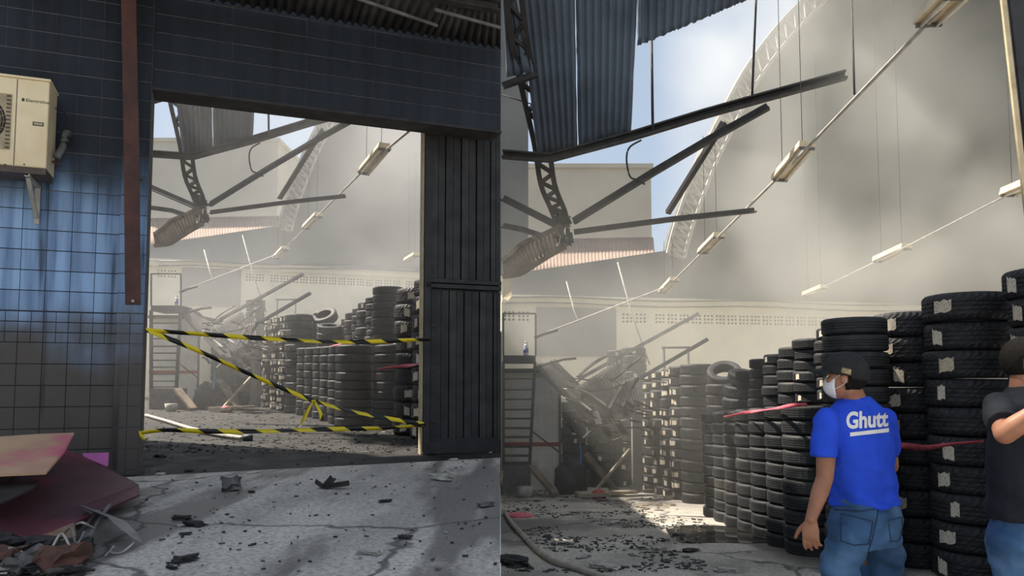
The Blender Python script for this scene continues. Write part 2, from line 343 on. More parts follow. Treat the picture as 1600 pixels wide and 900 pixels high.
# ------------------------------------------------------------------ facade frame: s along it, z up, o out towards the street
FA = math.radians(21.1); FE = V((math.cos(FA), math.sin(FA), 0)); FN = V((math.sin(FA), -math.cos(FA), 0))
FO = GL(218, 740); FO.z = 0
def FP(u, v, o=0.0):
    r = ray(u, v); p0 = FO + FN * o; t = (p0 - EYEP).dot(FN) / r.dot(FN); h = EYEP + r * t
    return (h - FO).dot(FE), h.z
def FW(s, z, o=0.0): return V((FO.x, FO.y, 0)) + FE * s + FN * o + V((0, 0, z))
FROT = Matrix((FE, -FN, V((0, 0, 1)))).transposed()      # local x along, y inwards, z up
def fbox(mb, s0, s1, z0, z1, o0, o1):
    c = [FW(s0, z0, o1), FW(s1, z0, o1), FW(s1, z0, o0), FW(s0, z0, o0), FW(s0, z1, o1), FW(s1, z1, o1), FW(s1, z1, o0), FW(s0, z1, o0)]
    return mb.hexa(c)
S_END = FP(UD, 600)[0]
S_L = FP(-1, 400)[0] - 13
Z_TOP = 13.0  # wall raised out of view to keep sun off the forecourt
z_lint_0 = FP(243, 136)[1]; z_lint_1 = FP(660, 191)[1]
Z_LINT = (z_lint_0 + z_lint_1) / 2
wl = MB(); fbox(wl, S_L, -.02, -.1, Z_TOP, -.3, 0)
wall = tag(wl.build('wall_facade', MAT['grout']), 'street wall clad in soot-stained blue tiles', 'wall', kind='structure')
ll = MB(); fbox(ll, -.02, S_END, Z_LINT, Z_TOP, -.3, 0)
lint = tag(ll.build('wall_lintel', MAT['black_mortar']), 'soot-blackened tiled lintel over the gateway', 'wall', kind='structure')
lt = MB(); fbox(lt, 0, S_END, Z_LINT - .03, Z_LINT - .002, -.3, .03); lt.build('lintel_edge', MAT['steel_dark'], lint)

def tile_mesh(name, w_, h_, th=.006, bev=.002):
    mb = MB(); b2 = bev
    vs = [(-w_/2, 0, -h_/2), (w_/2, 0, -h_/2), (w_/2, 0, h_/2), (-w_/2, 0, h_/2),
          (-w_/2 + b2, -th, -h_/2 + b2), (w_/2 - b2, -th, -h_/2 + b2), (w_/2 - b2, -th, h_/2 - b2), (-w_/2 + b2, -th, h_/2 - b2)]
    mb.add(vs, [(4, 5, 6, 7), (0, 1, 5, 4), (1, 2, 6, 5), (2, 3, 7, 6), (3, 0, 4, 7)])
    me = bpy.data.meshes.new(name); me.from_pydata([tuple(x) for x in mb.v], [], mb.f); me.materials.append(MAT['tile']); return me
_tm = {}
def put_tile(s0, s1, z0, z1, o, parent, gap=.0065):
    w_, h_ = round(s1 - s0 - gap * .45, 3), round(z1 - z0 - gap, 3)
    if w_ < .01 or h_ < .01: return
    k = (w_, h_)
    if k not in _tm: _tm[k] = tile_mesh('tile', w_, h_)
    mtx = Matrix.Translation(FW((s0 + s1) / 2, (z0 + z1) / 2, o + random.uniform(-.001, .0015))) @ FROT.to_4x4() @ Matrix.Rotation(random.uniform(-.006, .006), 4, 'X') @ Matrix.Rotation(random.uniform(-.006, .006), 4, 'Z')
    inst('tile', _tm[k], parent, mtx)
S_COL0 = FP(178, 600, .06)[0]
def zq(v, u=0): return FP(u, v)[1]
def equal(vlist):  # average row height so tiles share meshes
    z = [zq(v) for v in vlist]; n = len(z) - 1; h = round((z[0] - z[-1]) / n, 3); return [z[0] - i * h for i in range(n + 1)]
# rows on the left wall
up = equal([-22, 12, 42, 74, 103, 134, 165, 196, 227, 258, 288, 322, 356, 388, 419, 452, 485])
mid = equal([485, 502, 518, 534]); low = equal([534, 569, 603, 636, 670, 705, 740])
up = [up[0] + (up[0] - up[1])] + up
sleft = FP(-1, 400)[0] - .3
for rows, pit in ((up, .205), (mid, .1025), (low, .205)):
    nn = int((S_COL0 - sleft) / pit) + 1
    for i in range(len(rows) - 1):
        for j in range(nn):
            put_tile(S_COL0 - (j + 1) * pit, S_COL0 - j * pit, rows[i + 1], rows[i], 0, wall)
# the same cladding farther along the wall, out of the picture
far_v = []; far_f = []
for rows, pit in ((up, .205), (low, .205)):
    nn = int((S_COL0 - sleft) / pit) + 1
    for i in range(len(rows) - 1):
        for j in range(nn, nn + 22):
            a0, a1 = S_COL0 - (j + 1) * pit + .0015, S_COL0 - j * pit - .0015; n = len(far_v)
            far_v += [FW(a0, rows[i + 1] + .003, .006), FW(a1, rows[i + 1] + .003, .006), FW(a1, rows[i] - .003, .006), FW(a0, rows[i] - .003, .006)]; far_f.append((n, n + 1, n + 2, n + 3))
nn = int((S_COL0 - sleft) / .1025) + 1
for i in range(len(mid) - 1):
    for j in range(nn, nn + 44):
        a0, a1 = S_COL0 - (j + 1) * .1025 + .0015, S_COL0 - j * .1025 - .0015; n = len(far_v)
        far_v += [FW(a0, mid[i + 1] + .003, .006), FW(a1, mid[i + 1] + .003, .006), FW(a1, mid[i] - .003, .006), FW(a0, mid[i] - .003, .006)]; far_f.append((n, n + 1, n + 2, n + 3))
ft = mesh_obj('tile_field', far_v, far_f, MAT['tile'], wall); ft['kind'] = 'stuff'
# pier beside the gateway
pier_b = MB(); fbox(pier_b, S_COL0, 0, -.05, Z_TOP, -.32, .06)
pier = tag(pier_b.build('wall_pier', MAT['black_mortar']), 'narrow tiled pier at the edge of the gateway', 'wall', kind='structure')
for rows, half in ((up, 1), (mid, 2), (low + [2 * low[-1] - low[-2]], 2)):
    for i in range(len(rows) - 1):
        for j in range(half):
            wd = -S_COL0 / half
            put_tile(S_COL0 + j * wd, S_COL0 + (j + 1) * wd, rows[i + 1], rows[i], .06, pier)
# lintel tiles
zl = [Z_LINT + .0 + i * .192 for i in range(12)]
for i in range(9):
    nn = 5; pit = round(S_END / nn, 3)
    for j in range(nn): put_tile(j * pit, (j + 1) * pit, zl[i], zl[i + 1], 0, lint, gap=.006)

inn = MB(); fbox(inn, -.85, -.65, -.1, 7.0, -3.9, -.3)  # unseen wall added to keep low sun out of the gateway
tag(inn.build('wall_sun_block', MAT['soot_wall']), 'unseen sooty wall added behind the pier to block the sun', 'wall', kind='structure')
rg_ = MB(); fbox(rg_, -1.2, S_END - .1, 5.95, 6.05, -3.1, -.3)  # unseen slab added to stop sun coming through the gateway
tag(rg_.build('roof_sun_block', MAT['roof_tin']), 'unseen roof slab added behind the lintel to block the sun', 'roof', kind='structure')
# ------------------------------------------------------------------ awning of corrugated tin
def corrugated(name, c00, c10, c11, c01, waves, amp, mat, parent=None, ny=6, ragged=0, th=.008, per=6, seed=0, sag=0):
    """c00->c10 is across the waves, c00->c01 along them"""
    rnd = random.Random(seed); nx = waves * per
    c00, c10, c11, c01 = map(V, (c00, c10, c11, c01)); nrm = (c10 - c00).cross(c01 - c00).normalized(); vs = []; fs = []
    for j in range(ny + 1):
        for i in range(nx + 1):
            a = i / nx; b = j / ny
            if ragged and j in (0, ny): b += rnd.uniform(-ragged, ragged) * (.3 if j == 0 else 1)
            if ragged and i in (0, nx): a += rnd.uniform(-ragged, ragged) * .5
            p = (c00 * (1 - a) + c10 * a) * (1 - b) + (c01 * (1 - a) + c11 * a) * b
            vs.append(p + nrm * (amp * math.cos(2 * math.pi * i / per) + sag * math.sin(math.pi * b)))
    for j in range(ny):
        for i in range(nx):
            k = j * (nx + 1) + i; fs.append((k, k + 1, k + nx + 2, k + nx + 1))
    o = mesh_obj(name, vs, fs, mat, parent, smooth=True)
    md = o.modifiers.new('thickness', 'SOLIDIFY'); md.thickness = th
    return o
aw = empty('awning', 'sooty corrugated tin awning above the lintel', 'awning', loc=FW(1.5, 5.2, .05), kind='structure')
s_a, z_a = FP(300, 2, .06); s_b, z_b = FP(UD, 80, .06); Z_AW = (z_a + z_b) / 2
def awp(s, o): return FW(s, Z_AW + .04 + max(0, o) * .10, o) - aw.location
n_sh = 6; s0 = FP(235, 0, .06)[0] - 1.4; 
def s_lim(o):   # where the awning meets the line of the partition
    r = ray(UD, 300); p0 = FO + FN * o; t = (p0 - EYEP).dot(FN) / r.dot(FN); h = EYEP + r * t; return (h - FO).dot(FE)
stp = (s_lim(.06) - s0) / n_sh
for i in range(n_sh):
    a0, a1 = s0 + i * stp - .03, s0 + (i + 1) * stp
    corrugated('tin_sheet', awp(a0, .05), awp(a1, .05), awp(min(a1, s_lim(1.0)), 1.0), awp(min(a0, s_lim(1.0)), 1.0), 9, .022, MAT['roof_tin'], aw, ny=2, per=8)
    f1 = 1.75
    corrugated('tin_sheet', awp(min(a0, s_lim(.95) - .5), .95) + V((0, 0, .03)), awp(min(a1, s_lim(.95)), .95) + V((0, 0, .03)), awp(min(a1, s_lim(f1)), f1), awp(min(a0, s_lim(f1) - .3), f1), 9, .022, MAT['roof_tin'], aw, ny=2, per=8)
for o, wd in ((.98, .09), (1.65, .09)):
    mb = MB(); mb.sweep([awp(s0, o) - V((0, 0, .09)), awp(s_lim(o) - .02, o) - V((0, 0, .09))], chan(wd, .12)); mb.build('awning_beam', MAT['steel_dark'], aw)
for (u0, v0, u1, v1) in ((548, -6, 683, 40), (680, 15, 781, 43)):
    p0 = FW(*FP(u0, v0, 1.15), 1.15); p1 = FW(*FP(u1, v1, .9), .9)
    mb = MB(); mb.sweep([p0, p1], circ(.018, 8)); tag(mb.build('conduit_tube', MAT['steel_mid']), 'thin grey conduit dangling under the awning' if u0 < 600 else 'short pale conduit fixed below the awning beam', 'conduit')

# ------------------------------------------------------------------ rusty post
t0 = FW(*FP(201, -30, .3), .3); t1 = FW(*FP(208, 476, .26), .26)
po = empty('steel_post', 'rust brown steel channel hanging in front of the tiled pier', 'post', loc=t1)
mb = MB(); mb.sweep([t0 - t1, (t0 - t1) * .5 + V((.006, 0, 0)), V((0, 0, 0))], chan(.13, .07, .18), up=FN); mb.build('channel', MAT['rust'], po)
mb = MB(); mb.box(V((0, 0, .12)) + FN * .02, .1, .02, .02, FROT); mb.box(V((0, 0, 1.2)) + FN * .02, .1, .02, .02, FROT); mb.build('batten', MAT['rust'], po)
mb = MB(); mb.sweep([FN * .03 + V((0, 0, .03)), FN * .045 + V((0, 0, .03))], circ(.014, 10)); mb.build('bolt_head', MAT['pale'], po)

# ------------------------------------------------------------------ air conditioner
AO0, AO1 = .14, .50
s1, zt = FP(78, 128, AO1); _, zb = FP(60, 262, AO1); s1b = s1; s0_ = s1 - .95
root = empty('air_conditioner', 'yellowed cream air conditioner condenser bracketed to the tiled wall', 'air conditioner', loc=FW(s1 - .45, zb, .3))
L = root.location
def abox(name, s0, s1, z0, z1, o0, o1, mat, parent=root, bev=.0):
    mb = MB(); fbox(mb, s0, s1, z0, z1, o0, o1); mb.v = [x - L for x in mb.v]
    ob = mb.build(name, mat, parent)
    if bev:
        md = ob.modifiers.new('bevel', 'BEVEL'); md.width = bev; md.segments = 2
    return ob
abox('casing', s0_, s1, zb, zt, AO0, AO1, MAT['ac'], bev=.012)
abox('lid', s0_ - .008, s1 + .01, zt, zt + .022, AO0 - .01, AO1 + .012, MAT['ac'], bev=.006)
abox('base_tray', s0_ + .01, s1 - .005, zb - .055, zb, AO0 + .02, AO1 - .015, MAT['ac_base'])
seam = FP(24, 200, AO1)[0]
abox('panel_seam', seam - .003, seam + .003, zb + .005, zt - .01, AO1, AO1 + .002, MAT['ink'])
# grille with fan on the left portion
gs1, gz1 = FP(19, 148, AO1); gz0 = FP(19, 234, AO1)[1]; gs0 = gs1 - .52
fan_c = V((gs1 - .26, (gz0 + gz1) / 2)); fr_ = .225
mb = MB()
n = 48; vs = []; fs = []
for i in range(n):
    a = 2 * math.pi * i / n; dx, dz = math.cos(a), math.sin(a); k = 1 / max(abs(dx), abs(dz))
    rx, rz = .26, (gz1 - gz0) / 2
    vs.append(FW(fan_c.x + fr_ * dx, fan_c.y + fr_ * dz, AO1 + .012) - L); vs.append(FW(fan_c.x + dx * k * rx, fan_c.y + dz * k * rz, AO1 + .012) - L)
    vs.append(FW(fan_c.x + dx * k * rx, fan_c.y + dz * k * rz, AO1) - L); vs.append(FW(fan_c.x + fr_ * dx, fan_c.y + fr_ * dz, AO1 - .0) - L)
for i in range(n):
    j = (i + 1) % n
    for q in range(4): fs.append((4 * i + q, 4 * j + q, 4 * j + (q + 1) % 4, 4 * i + (q + 1) % 4))
mb.add(vs, fs); mb.build('grille_frame', MAT['ac_grille'], root)
mb = MB(); c = FW(fan_c.x, fan_c.y, AO1 + .001) - L
mb.sweep([c, c + FN * .003], circ(fr_, 40)); mb.build('fan_opening', MAT['ac_dark'], root)
wr = MB()
for i in range(1, 12):
    r_ = fr_ * i / 12
    pts = [FW(fan_c.x + r_ * math.cos(a), fan_c.y + r_ * math.sin(a), AO1 + .012) - L for a in [2 * math.pi * k / 36 for k in range(37)]]
    wr.sweep(pts, circ(.0022, 4), up=FN)
for k in range(24):
    a = 2 * math.pi * k / 24
    wr.sweep([FW(fan_c.x + .03 * math.cos(a), fan_c.y + .03 * math.sin(a), AO1 + .012) - L, FW(fan_c.x + fr_ * math.cos(a + .5), fan_c.y + fr_ * math.sin(a + .5), AO1 + .012) - L], circ(.0022, 4), up=FN)
wr.build('wire_guard', MAT['ac_grille'], root)
for k in range(14):   # side louvres beside the fan
    z = gz0 + (gz1 - gz0) * (k + .5) / 14
    abox('louvre', gs1 - .035, gs1 - .004, z - .008, z + .004, AO1 + .012, AO1 + .018, MAT['ac_base'])
def flat_text(name, body, size, s, z, o, mat, parent, loc0, offset=0.0, sx=1.0):
    cu = bpy.data.curves.new(name, 'FONT'); cu.body = body; cu.size = size; cu.extrude = .001; cu.offset = offset
    ob = bpy.data.objects.new(name, cu); COL.objects.link(ob); dg = bpy.context.evaluated_depsgraph_get()
    me = bpy.data.meshes.new_from_object(ob.evaluated_get(dg)); bpy.data.objects.remove(ob)
    vs = [FW(s + v.co.x * sx, z + v.co.y, o + v.co.z) - loc0 for v in me.vertices]
    fs = [tuple(p.vertices) for p in me.polygons]
    return mesh_obj(name, vs, fs, mat, parent)
ls, lz = FP(34, 158, AO1); flat_text('logo_print', 'Electrolux', .040, ls + .03, lz, AO1 + .002, MAT['ink'], root, L, sx=1.12)
abox('logo_mark', ls, ls + .02, lz, lz + .028, AO1, AO1 + .002, MAT['ink'])
bs, bz = FP(51, 196, AO1); abox('rating_badge', bs, bs + .085, bz, bz + .035, AO1, AO1 + .003, MAT['ink'])
abox('badge_face', bs + .008, bs + .077, bz + .007, bz + .028, AO1 + .003, AO1 + .004, MAT['ac_grille'])
for u_ in (8, 38):
    q = FP(u_, 257, AO1); mb = MB(); c = FW(q[0], q[1], AO1) - L; mb.sweep([c, c + FN * .004], circ(.007, 8)); mb.build('screw', MAT['ink'], root)
# bracket
for sb in (FP(52, 300, .2)[0], s0_ + .12):
    mb = MB(); fbox(mb, sb - .022, sb + .022, zb - .42, zb - .05, .0, .02); mb.v = [x - L for x in mb.v]
    mb.sweep([FW(sb, zb - .065, .02) - L, FW(sb, zb - .065, AO1 - .02) - L], ell(.04, .03)); mb.sweep([FW(sb, zb - .36, .02) - L, FW(sb, zb - .08, AO1 - .08) - L], ell(.035, .03))
    mb.build('bracket', MAT['ac_base'] if sb < s1 - .5 else MAT['steel_pale'], root)
# pipes on the side
sp = s1 + .012
mb = MB(); mb.sweep(catmull([FW(sp + .03, zb + .16, .3) - L, FW(sp + .07, zb + .28, .25) - L, FW(sp + .08, zb + .42, .2) - L, FW(sp + .09, zb + .45, .1) - L]), circ(.032, 8), scales=None); mb.build('pipe_lagging', MAT['steel_mid'], root, True)
mb = MB(); mb.sweep(catmull([FW(sp, zb + .12, .32) - L, FW(sp + .04, zb + .1, .3) - L, FW(sp + .045, zb + .2, .28) - L]), circ(.012, 8)); mb.build('copper_pipe', MAT['rust'], root, True)
mb = MB(); mb.sweep(catmull([FW(sp, zb + .62, .3) - L, FW(sp + .07, zb + .60, .28) - L, FW(sp + .09, zb + .5, .2) - L, FW(sp + .05, zb + .38, .2) - L]), circ(.006, 6)); mb.build('power_cable', MAT['wire'], root, True)

# ------------------------------------------------------------------ sliding gate
GO = -.50
g_s0 = FP(661, 600, GO)[0]; g_s1 = s_lim(GO) - .01
g_z0 = FP(720, 707, GO)[1]; g_z1 = Z_LINT + .25
gate = empty('sliding_gate', 'tall smoke-blackened boarded gate half closing the gateway', 'gate', loc=FW((g_s0 + g_s1) / 2, g_z0, GO)); L2 = gate.location
def gbox(name, s0, s1, z0, z1, o0, o1, mat, parent=gate):
    mb = MB(); fbox(mb, s0, s1, z0, z1, GO + o0, GO + o1); mb.v = [x - L2 for x in mb.v]; return mb.build(name, mat, parent)
def gz(v, u=720): return FP(u, v, GO)[1]
def gs(u): return FP(u, 500, GO)[0]
gbox('stile', g_s0, gs(671), g_z0, g_z1, -.06, .06, MAT['metal_gate'])
gbox('stile', gs(672), gs(676), gz(687), gz(455), .0, .05, MAT['metal_gate'])
gbox('bottom_rail', g_s0, g_s1, g_z0, gz(688), -.05, .045, MAT['metal_gate'])
gbox('rail', gs(671), g_s1, gz(688), gz(684), -.04, .03, MAT['metal_gate'])
gbox('middle_rail', gs(663), g_s1, gz(452), gz(446), -.04, .06, MAT['metal_gate'])
gbox('middle_rail', gs(663), g_s1, gz(444), gz(438), -.04, .065, MAT['metal_gate'])
gbox('backing', gs(671), g_s1, gz(690), g_z1, -.05, -.03, MAT['steel_dark'])
for k, (u0, u1) in enumerate(((677, 700), (701.5, 723), (725, 747), (749, 768.5), (770.5, 782))):
    sa, sb = gs(u0), min(gs(u1), g_s1); m_ = (sa + sb) / 2
    gbox('board', sa, m_ - .003, gz(685), gz(455), -.02, .025, MAT['metal_gate'] if k % 2 == 0 else MAT['metal_gate_b'])
    gbox('board', m_ + .003, sb, gz(685), gz(455), -.02, .022, MAT['metal_gate'])
for k, (u0, u1) in enumerate(((672, 693), (695, 717.5), (720, 741.5), (744, 764), (766, 782))):
    sa, sb = gs(u0), min(gs(u1), g_s1); m_ = (sa + sb) / 2
    gbox('board', sa, m_ - .003, gz(437), g_z1, -.02, .025, MAT['metal_gate'] if k % 2 else MAT['metal_gate_b'])
    gbox('board', m_ + .003, sb, gz(437), g_z1, -.02, .022, MAT['metal_gate'])
for v_ in (510, 575, 657):
    gbox('hinge', gs(671), gs(678), gz(v_ + 3), gz(v_ - 3), .05, .075, MAT['steel_dark'])
for u_ in (664, 767):
    c = FW(gs(u_), g_z0 + .0, GO) - L2; mb = MB(); mb.sweep([c - FN * .03, c + FN * .03], circ(.03, 12)); mb.build('roller_wheel', MAT['steel_mid'], gate)
jb = MB(); fbox(jb, g_s0 - .022, g_s0 - .004, zL(9) - .0, Z_LINT + .2, GO - .12, GO + .0)
tag(jb.build('gate_jamb', MAT['jamb']), 'thin cream strip along the edge of the sliding gate', 'jamb', kind='structure')
tr = MB(); tr.hexa([FW(0, zL(7.6) - .02, -.4), FW(S_END, zL(8.6) - .02, -.4), FW(S_END, zL(8.6) - .02, -.46), FW(0, zL(7.6) - .02, -.46), FW(0, zL(7.6) + .008, -.4), FW(S_END, zL(8.75) + .008, -.4), FW(S_END, zL(8.75) + .008, -.46), FW(0, zL(7.6) + .008, -.46)])
tag(tr.build('gate_track', MAT['steel_dark']), 'dark steel gate track set across the threshold', 'track')

# ------------------------------------------------------------------ caution tape
def ribbon(name, pts, width, mat, parent=None, twist=.5, seed=0, n=8, loc=V((0, 0, 0)), up=V((0, 0, 1))):
    rnd = random.Random(seed); c = catmull(pts, n); vs = []; fs = []; uvs = []; ln = 0; ph = rnd.uniform(0, 6)
    for i, p in enumerate(c):
        if i: ln += (p - c[i - 1]).length
        t = (c[min(i + 1, len(c) - 1)] - c[max(i - 1, 0)]).normalized()
        a = math.sin(ln * 2.3 + ph) * twist
        side = t.cross(up).normalized(); dr = up * math.cos(a) + side * math.sin(a); nr = t.cross(dr).normalized() * .0015
        for q in (1, -1):
            for k in (-.5, .5): vs.append(p + dr * width * k + nr * q - loc); uvs.append((ln, k))
    for i in range(len(c) - 1):
        k = 4 * i; fs += [(k, k + 1, k + 5, k + 4), (k + 3, k + 2, k + 6, k + 7), (k + 1, k + 3, k + 7, k + 5), (k + 2, k, k + 4, k + 6)]
    o = mesh_obj(name, vs, fs, mat, parent, smooth=True)
    ul = o.data.uv_layers.new(name='UVMap')
    for lp in o.data.loops: ul.data[lp.index].uv = uvs[lp.vertex_index]
    return o
def tp(u, v, o): return FW(*FP(u, v, o), o)
top_t = [(228, 516, .08), (300, 521, -.05), (400, 528, -.2), (520, 534, -.35), (600, 533, -.45), (672, 530, -.42)]
dia_t = [(228, 515, .08), (300, 544, -.05), (380, 580, -.15), (440, 606, -.25), (490, 626, -.3), (560, 645, -.38), (662, 663, -.42)]
bot_t = [(217, 677, .09), (260, 672, .0), (330, 674, -.1), (400, 674, -.2), (470, 672, -.3), (540, 670, -.38), (600, 669, -.42), (664, 664, -.42)]
for pts, lab, sd in ((top_t, 'upper yellow and black caution tape stretched level across the gateway', 1), (dia_t, 'yellow and black caution tape sagging diagonally across the gateway', 2), (bot_t, 'lowest yellow and black caution tape stretched near the ground', 3)):
    tag(ribbon('caution_tape', [tp(*q) for q in pts], .05, MAT['tape'], None, .75, sd), lab, 'tape', 'caution tapes across the gateway')
kn = empty('tape_bow', 'bright yellow tape knot hanging from the diagonal caution tape', 'tape', loc=tp(490, 627, -.28))
ribbon('tail', [tp(490, 627, -.28), tp(484, 635, -.27), tp(477, 650, -.27), tp(473, 660, -.27)], .075, MAT['tape_yellow'], kn, .2, 4, loc=kn.location, up=V((.8, 0, .5)).normalized())
ribbon('tail', [tp(491, 627, -.28), tp(496, 636, -.28), tp(501, 646, -.27), tp(503, 657, -.27)], .045, MAT['tape'], kn, .3, 5, loc=kn.location, up=V((.9, 0, -.3)).normalized())
mb = MB(); mb.sweep([V((-.02, -.01, 0)), V((0, -.02, .005)), V((.025, -.01, 0))], circ(.016, 8), scales=[.6, 1, .6]); mb.build('knot', MAT['tape_yellow'], kn, True)
en = tag(ribbon('tape_end', [tp(217, 676, .1), tp(221, 681, .1), tp(226, 685, .1)], .05, MAT['tape_yellow'], None, .3, 7), 'loose yellow tape end tied at the foot of the pier', 'tape')

# ------------------------------------------------------------------ plywood and scrap by the wall
def sheet3(name, pts, th, mat, label, cat='board'):
    c = sum((V(p) for p in pts), V()) / len(pts); pts = [V(p) for p in pts]
    nrm = V()
    for i in range(len(pts)): nrm += (pts[i] - c).cross(pts[(i + 1) % len(pts)] - c)
    nrm.normalize()
    if nrm.z < 0: nrm = -nrm
    return tag(slab(name, pts, th, mat, down=-nrm), label, cat)
sheet3('plywood_sheet', [P(-60, 690, 5.6), P(0, 682, 5.75), P(60, 678, 5.9), P(116, 676, 6.05), P(100, 706, 5.55), P(72, 738, 5.0), P(0, 741, 4.85), P(-60, 742, 4.8)], .015, MAT['ply_tan'], 'tan plywood sheet stained pink on top of the scrap pile')
sheet3('plywood_sheet', [P(-40, 760, 5.3), P(0, 735, 5.7), P(104, 702, 6.35), P(160, 726, 6.2), P(217, 757, 6.0), P(219, 772, 5.75), P(120, 815, 4.95), P(30, 853, 4.45), P(-40, 848, 4.4)], .018, MAT['ply_maroon'], 'large maroon film-faced plywood sheet sloping over the scrap pile')
sheet3('plywood_sheet', [P(-30, 755, 5.0), P(60, 752, 5.05), P(52, 762, 4.9), P(-30, 800, 4.55)], .012, MAT['ply_dark'], 'dark scuffed plywood offcut lying on the maroon sheet')
sheet3('plywood_offcut', [P(128, 708, 6.75), P(170, 707, 6.8), P(169, 728, 6.75), P(140, 726, 6.7)], .012, MAT['ply_pink'], 'magenta plywood offcut standing against the pier foot')
sheet3('plywood_offcut', [P(52, 842, 4.35), P(116, 816, 4.62), P(120, 842, 4.42), P(60, 846, 4.3)], .012, MAT['ply_edge'], 'bare pinkish plywood corner showing under the maroon sheet')
sheet3('plywood_sheet', [P(12, 850, 4.30), P(112, 840, 4.42), P(150, 800, 4.9), P(110, 858, 4.25), P(60, 884, 4.05)], .015, MAT['ply_dark'], 'charred board under the maroon sheet at the pile edge')
sheet3('plaster_fragment', [P(13, 854, 4.1), P(30, 856, 4.12), P(56, 880, 4.0), P(42, 886, 3.95), P(28, 874, 4.0)], .03, M('orange_white_plaster', (.5, .47, .42), (.45, .2, .06), 9, .9), 'crumbling white and orange plaster fragment at the pile edge', 'rubble')
g = [GL(143, 822), GL(160, 818), GL(205, 838), GL(220, 850), GL(232, 862)]
gu = MB(); prof = [(.0, .0), (.05, .012), (.1, .045), (.095, .05), (.048, .018), (0, .007)]
gu.sweep([p + V((-.05, .03, .06 + .02 * math.sin(i))) for i, p in enumerate(g)], prof, scales=[.8, 1.1, 1.1, 1, .3])
tag(gu.build('metal_gutter', MAT['galv']), 'bent grey metal gutter piece beside the plywood pile', 'metal scrap')
wp = [GL(164, 872) + V((0, 0, .01)), GL(178, 862) + V((0, 0, .03)), GL(172, 868) + V((0, 0, .02)), GL(190, 866) + V((0, 0, .01)), GL(213, 858) + V((0, 0, .05))]
mb = MB(); mb.sweep(catmull(wp), circ(.006, 6)); tag(mb.build('bent_wire', MAT['pale'], None, True), 'bent pale wire on the concrete below the gutter piece', 'wire')
mb = MB(); mb.sweep([P(172, 788, 5.3), P(155, 812, 4.95), P(140, 838, 4.55)], rect(.02, .012)); tag(mb.build('metal_strip', MAT['galv']), 'narrow pale metal strip poking from under the maroon sheet', 'metal scrap')

def crate(loc, sx, sy, sz, lab, rz):
    c = empty('wooden_crate', lab, 'crate', loc=loc); R3 = Matrix.Rotation(rz, 3, 'Z')
    for k in range(3):
        for sg in (-1, 1):
            mb = MB(); mb.box(R3 @ V((0, sg * sy / 2, sz * (k + .5) / 3)), sx, .02, sz / 3 - .015, R3); mb.build('slat', MAT['ply_dark'], c)
            mb = MB(); mb.box(R3 @ V((sg * sx / 2, 0, sz * (k + .5) / 3)), .02, sy, sz / 3 - .015, R3); mb.build('slat', MAT['ply_dark'], c)
    mb = MB(); mb.box(V((0, 0, .02)), sx - .03, sy - .03, .03, R3); mb.build('bottom_board', MAT['ply_dark'], c)
def chunk_mesh(name, sx, sy, sz, seed, mat, jag=.55):
    rnd = random.Random(seed); bm = bmesh.new(); bmesh.ops.create_cube(bm, size=1)
    bmesh.ops.subdivide_edges(bm, edges=bm.edges, cuts=2, use_grid_fill=True)
    for v in bm.verts:
        v.co = V((v.co.x * sx, v.co.y * sy, v.co.z * sz)) + V((rnd.uniform(-1, 1) * sx, rnd.uniform(-1, 1) * sy, rnd.uniform(-1, 1) * sz)) * jag * .4
    zmin = min(v.co.z for v in bm.verts)
    for v in bm.verts: v.co.z -= zmin
    me = bpy.data.meshes.new(name); bm.to_mesh(me); bm.free(); me.materials.append(mat); return me
def chunk(name, loc, size, seed, mat, label, cat='rubble', rz=0, tilt=0, group=None):
    o = inst(name, chunk_mesh(name, *size, seed, mat), None, Matrix.Translation(loc) @ Matrix.Rotation(rz, 4, 'Z') @ Matrix.Rotation(tilt, 4, 'X'))
    return tag(o, label, cat, group)
crate(FLx(-55, 5.35), .55, .5, zL(5.35) * 0 + .33, 'charred slatted crate propping the tan plywood sheet', .35)
crate(FLx(60, 5.95), .7, .4, .2, 'low charred crate under the maroon plywood sheet', .35)
chunk('concrete_block', GL(362, 767), (.13, .11, .09), 1, MAT['ash'], 'grey concrete lump alone in the middle of the forecourt', rz=.4)
chunk('wood_offcut', GL(690, 751), (.20, .07, .045), 2, MAT['pale'], 'pale squared timber offcut on the concrete before the gate', 'timber', rz=-.6)
for j, (u_, v_, a_) in enumerate(((497, 757, .2), (508, 750, 1.3), (520, 762, -.4))):
    pass
mt = empty('metal_bracket', 'small crumpled black metal bracket on the forecourt', 'metal scrap', loc=GL(508, 764))
for a_, l_, e_ in ((0, .2, .03), (1.2, .14, .07), (2.3, .12, .04)):
    mb = MB(); mb.sweep([V((0, 0, .02)), V((math.cos(a_) * l_, math.sin(a_) * l_ * .6, .02 + e_))], ell(.05, .04)); mb.build('arm', MAT['char'], mt)
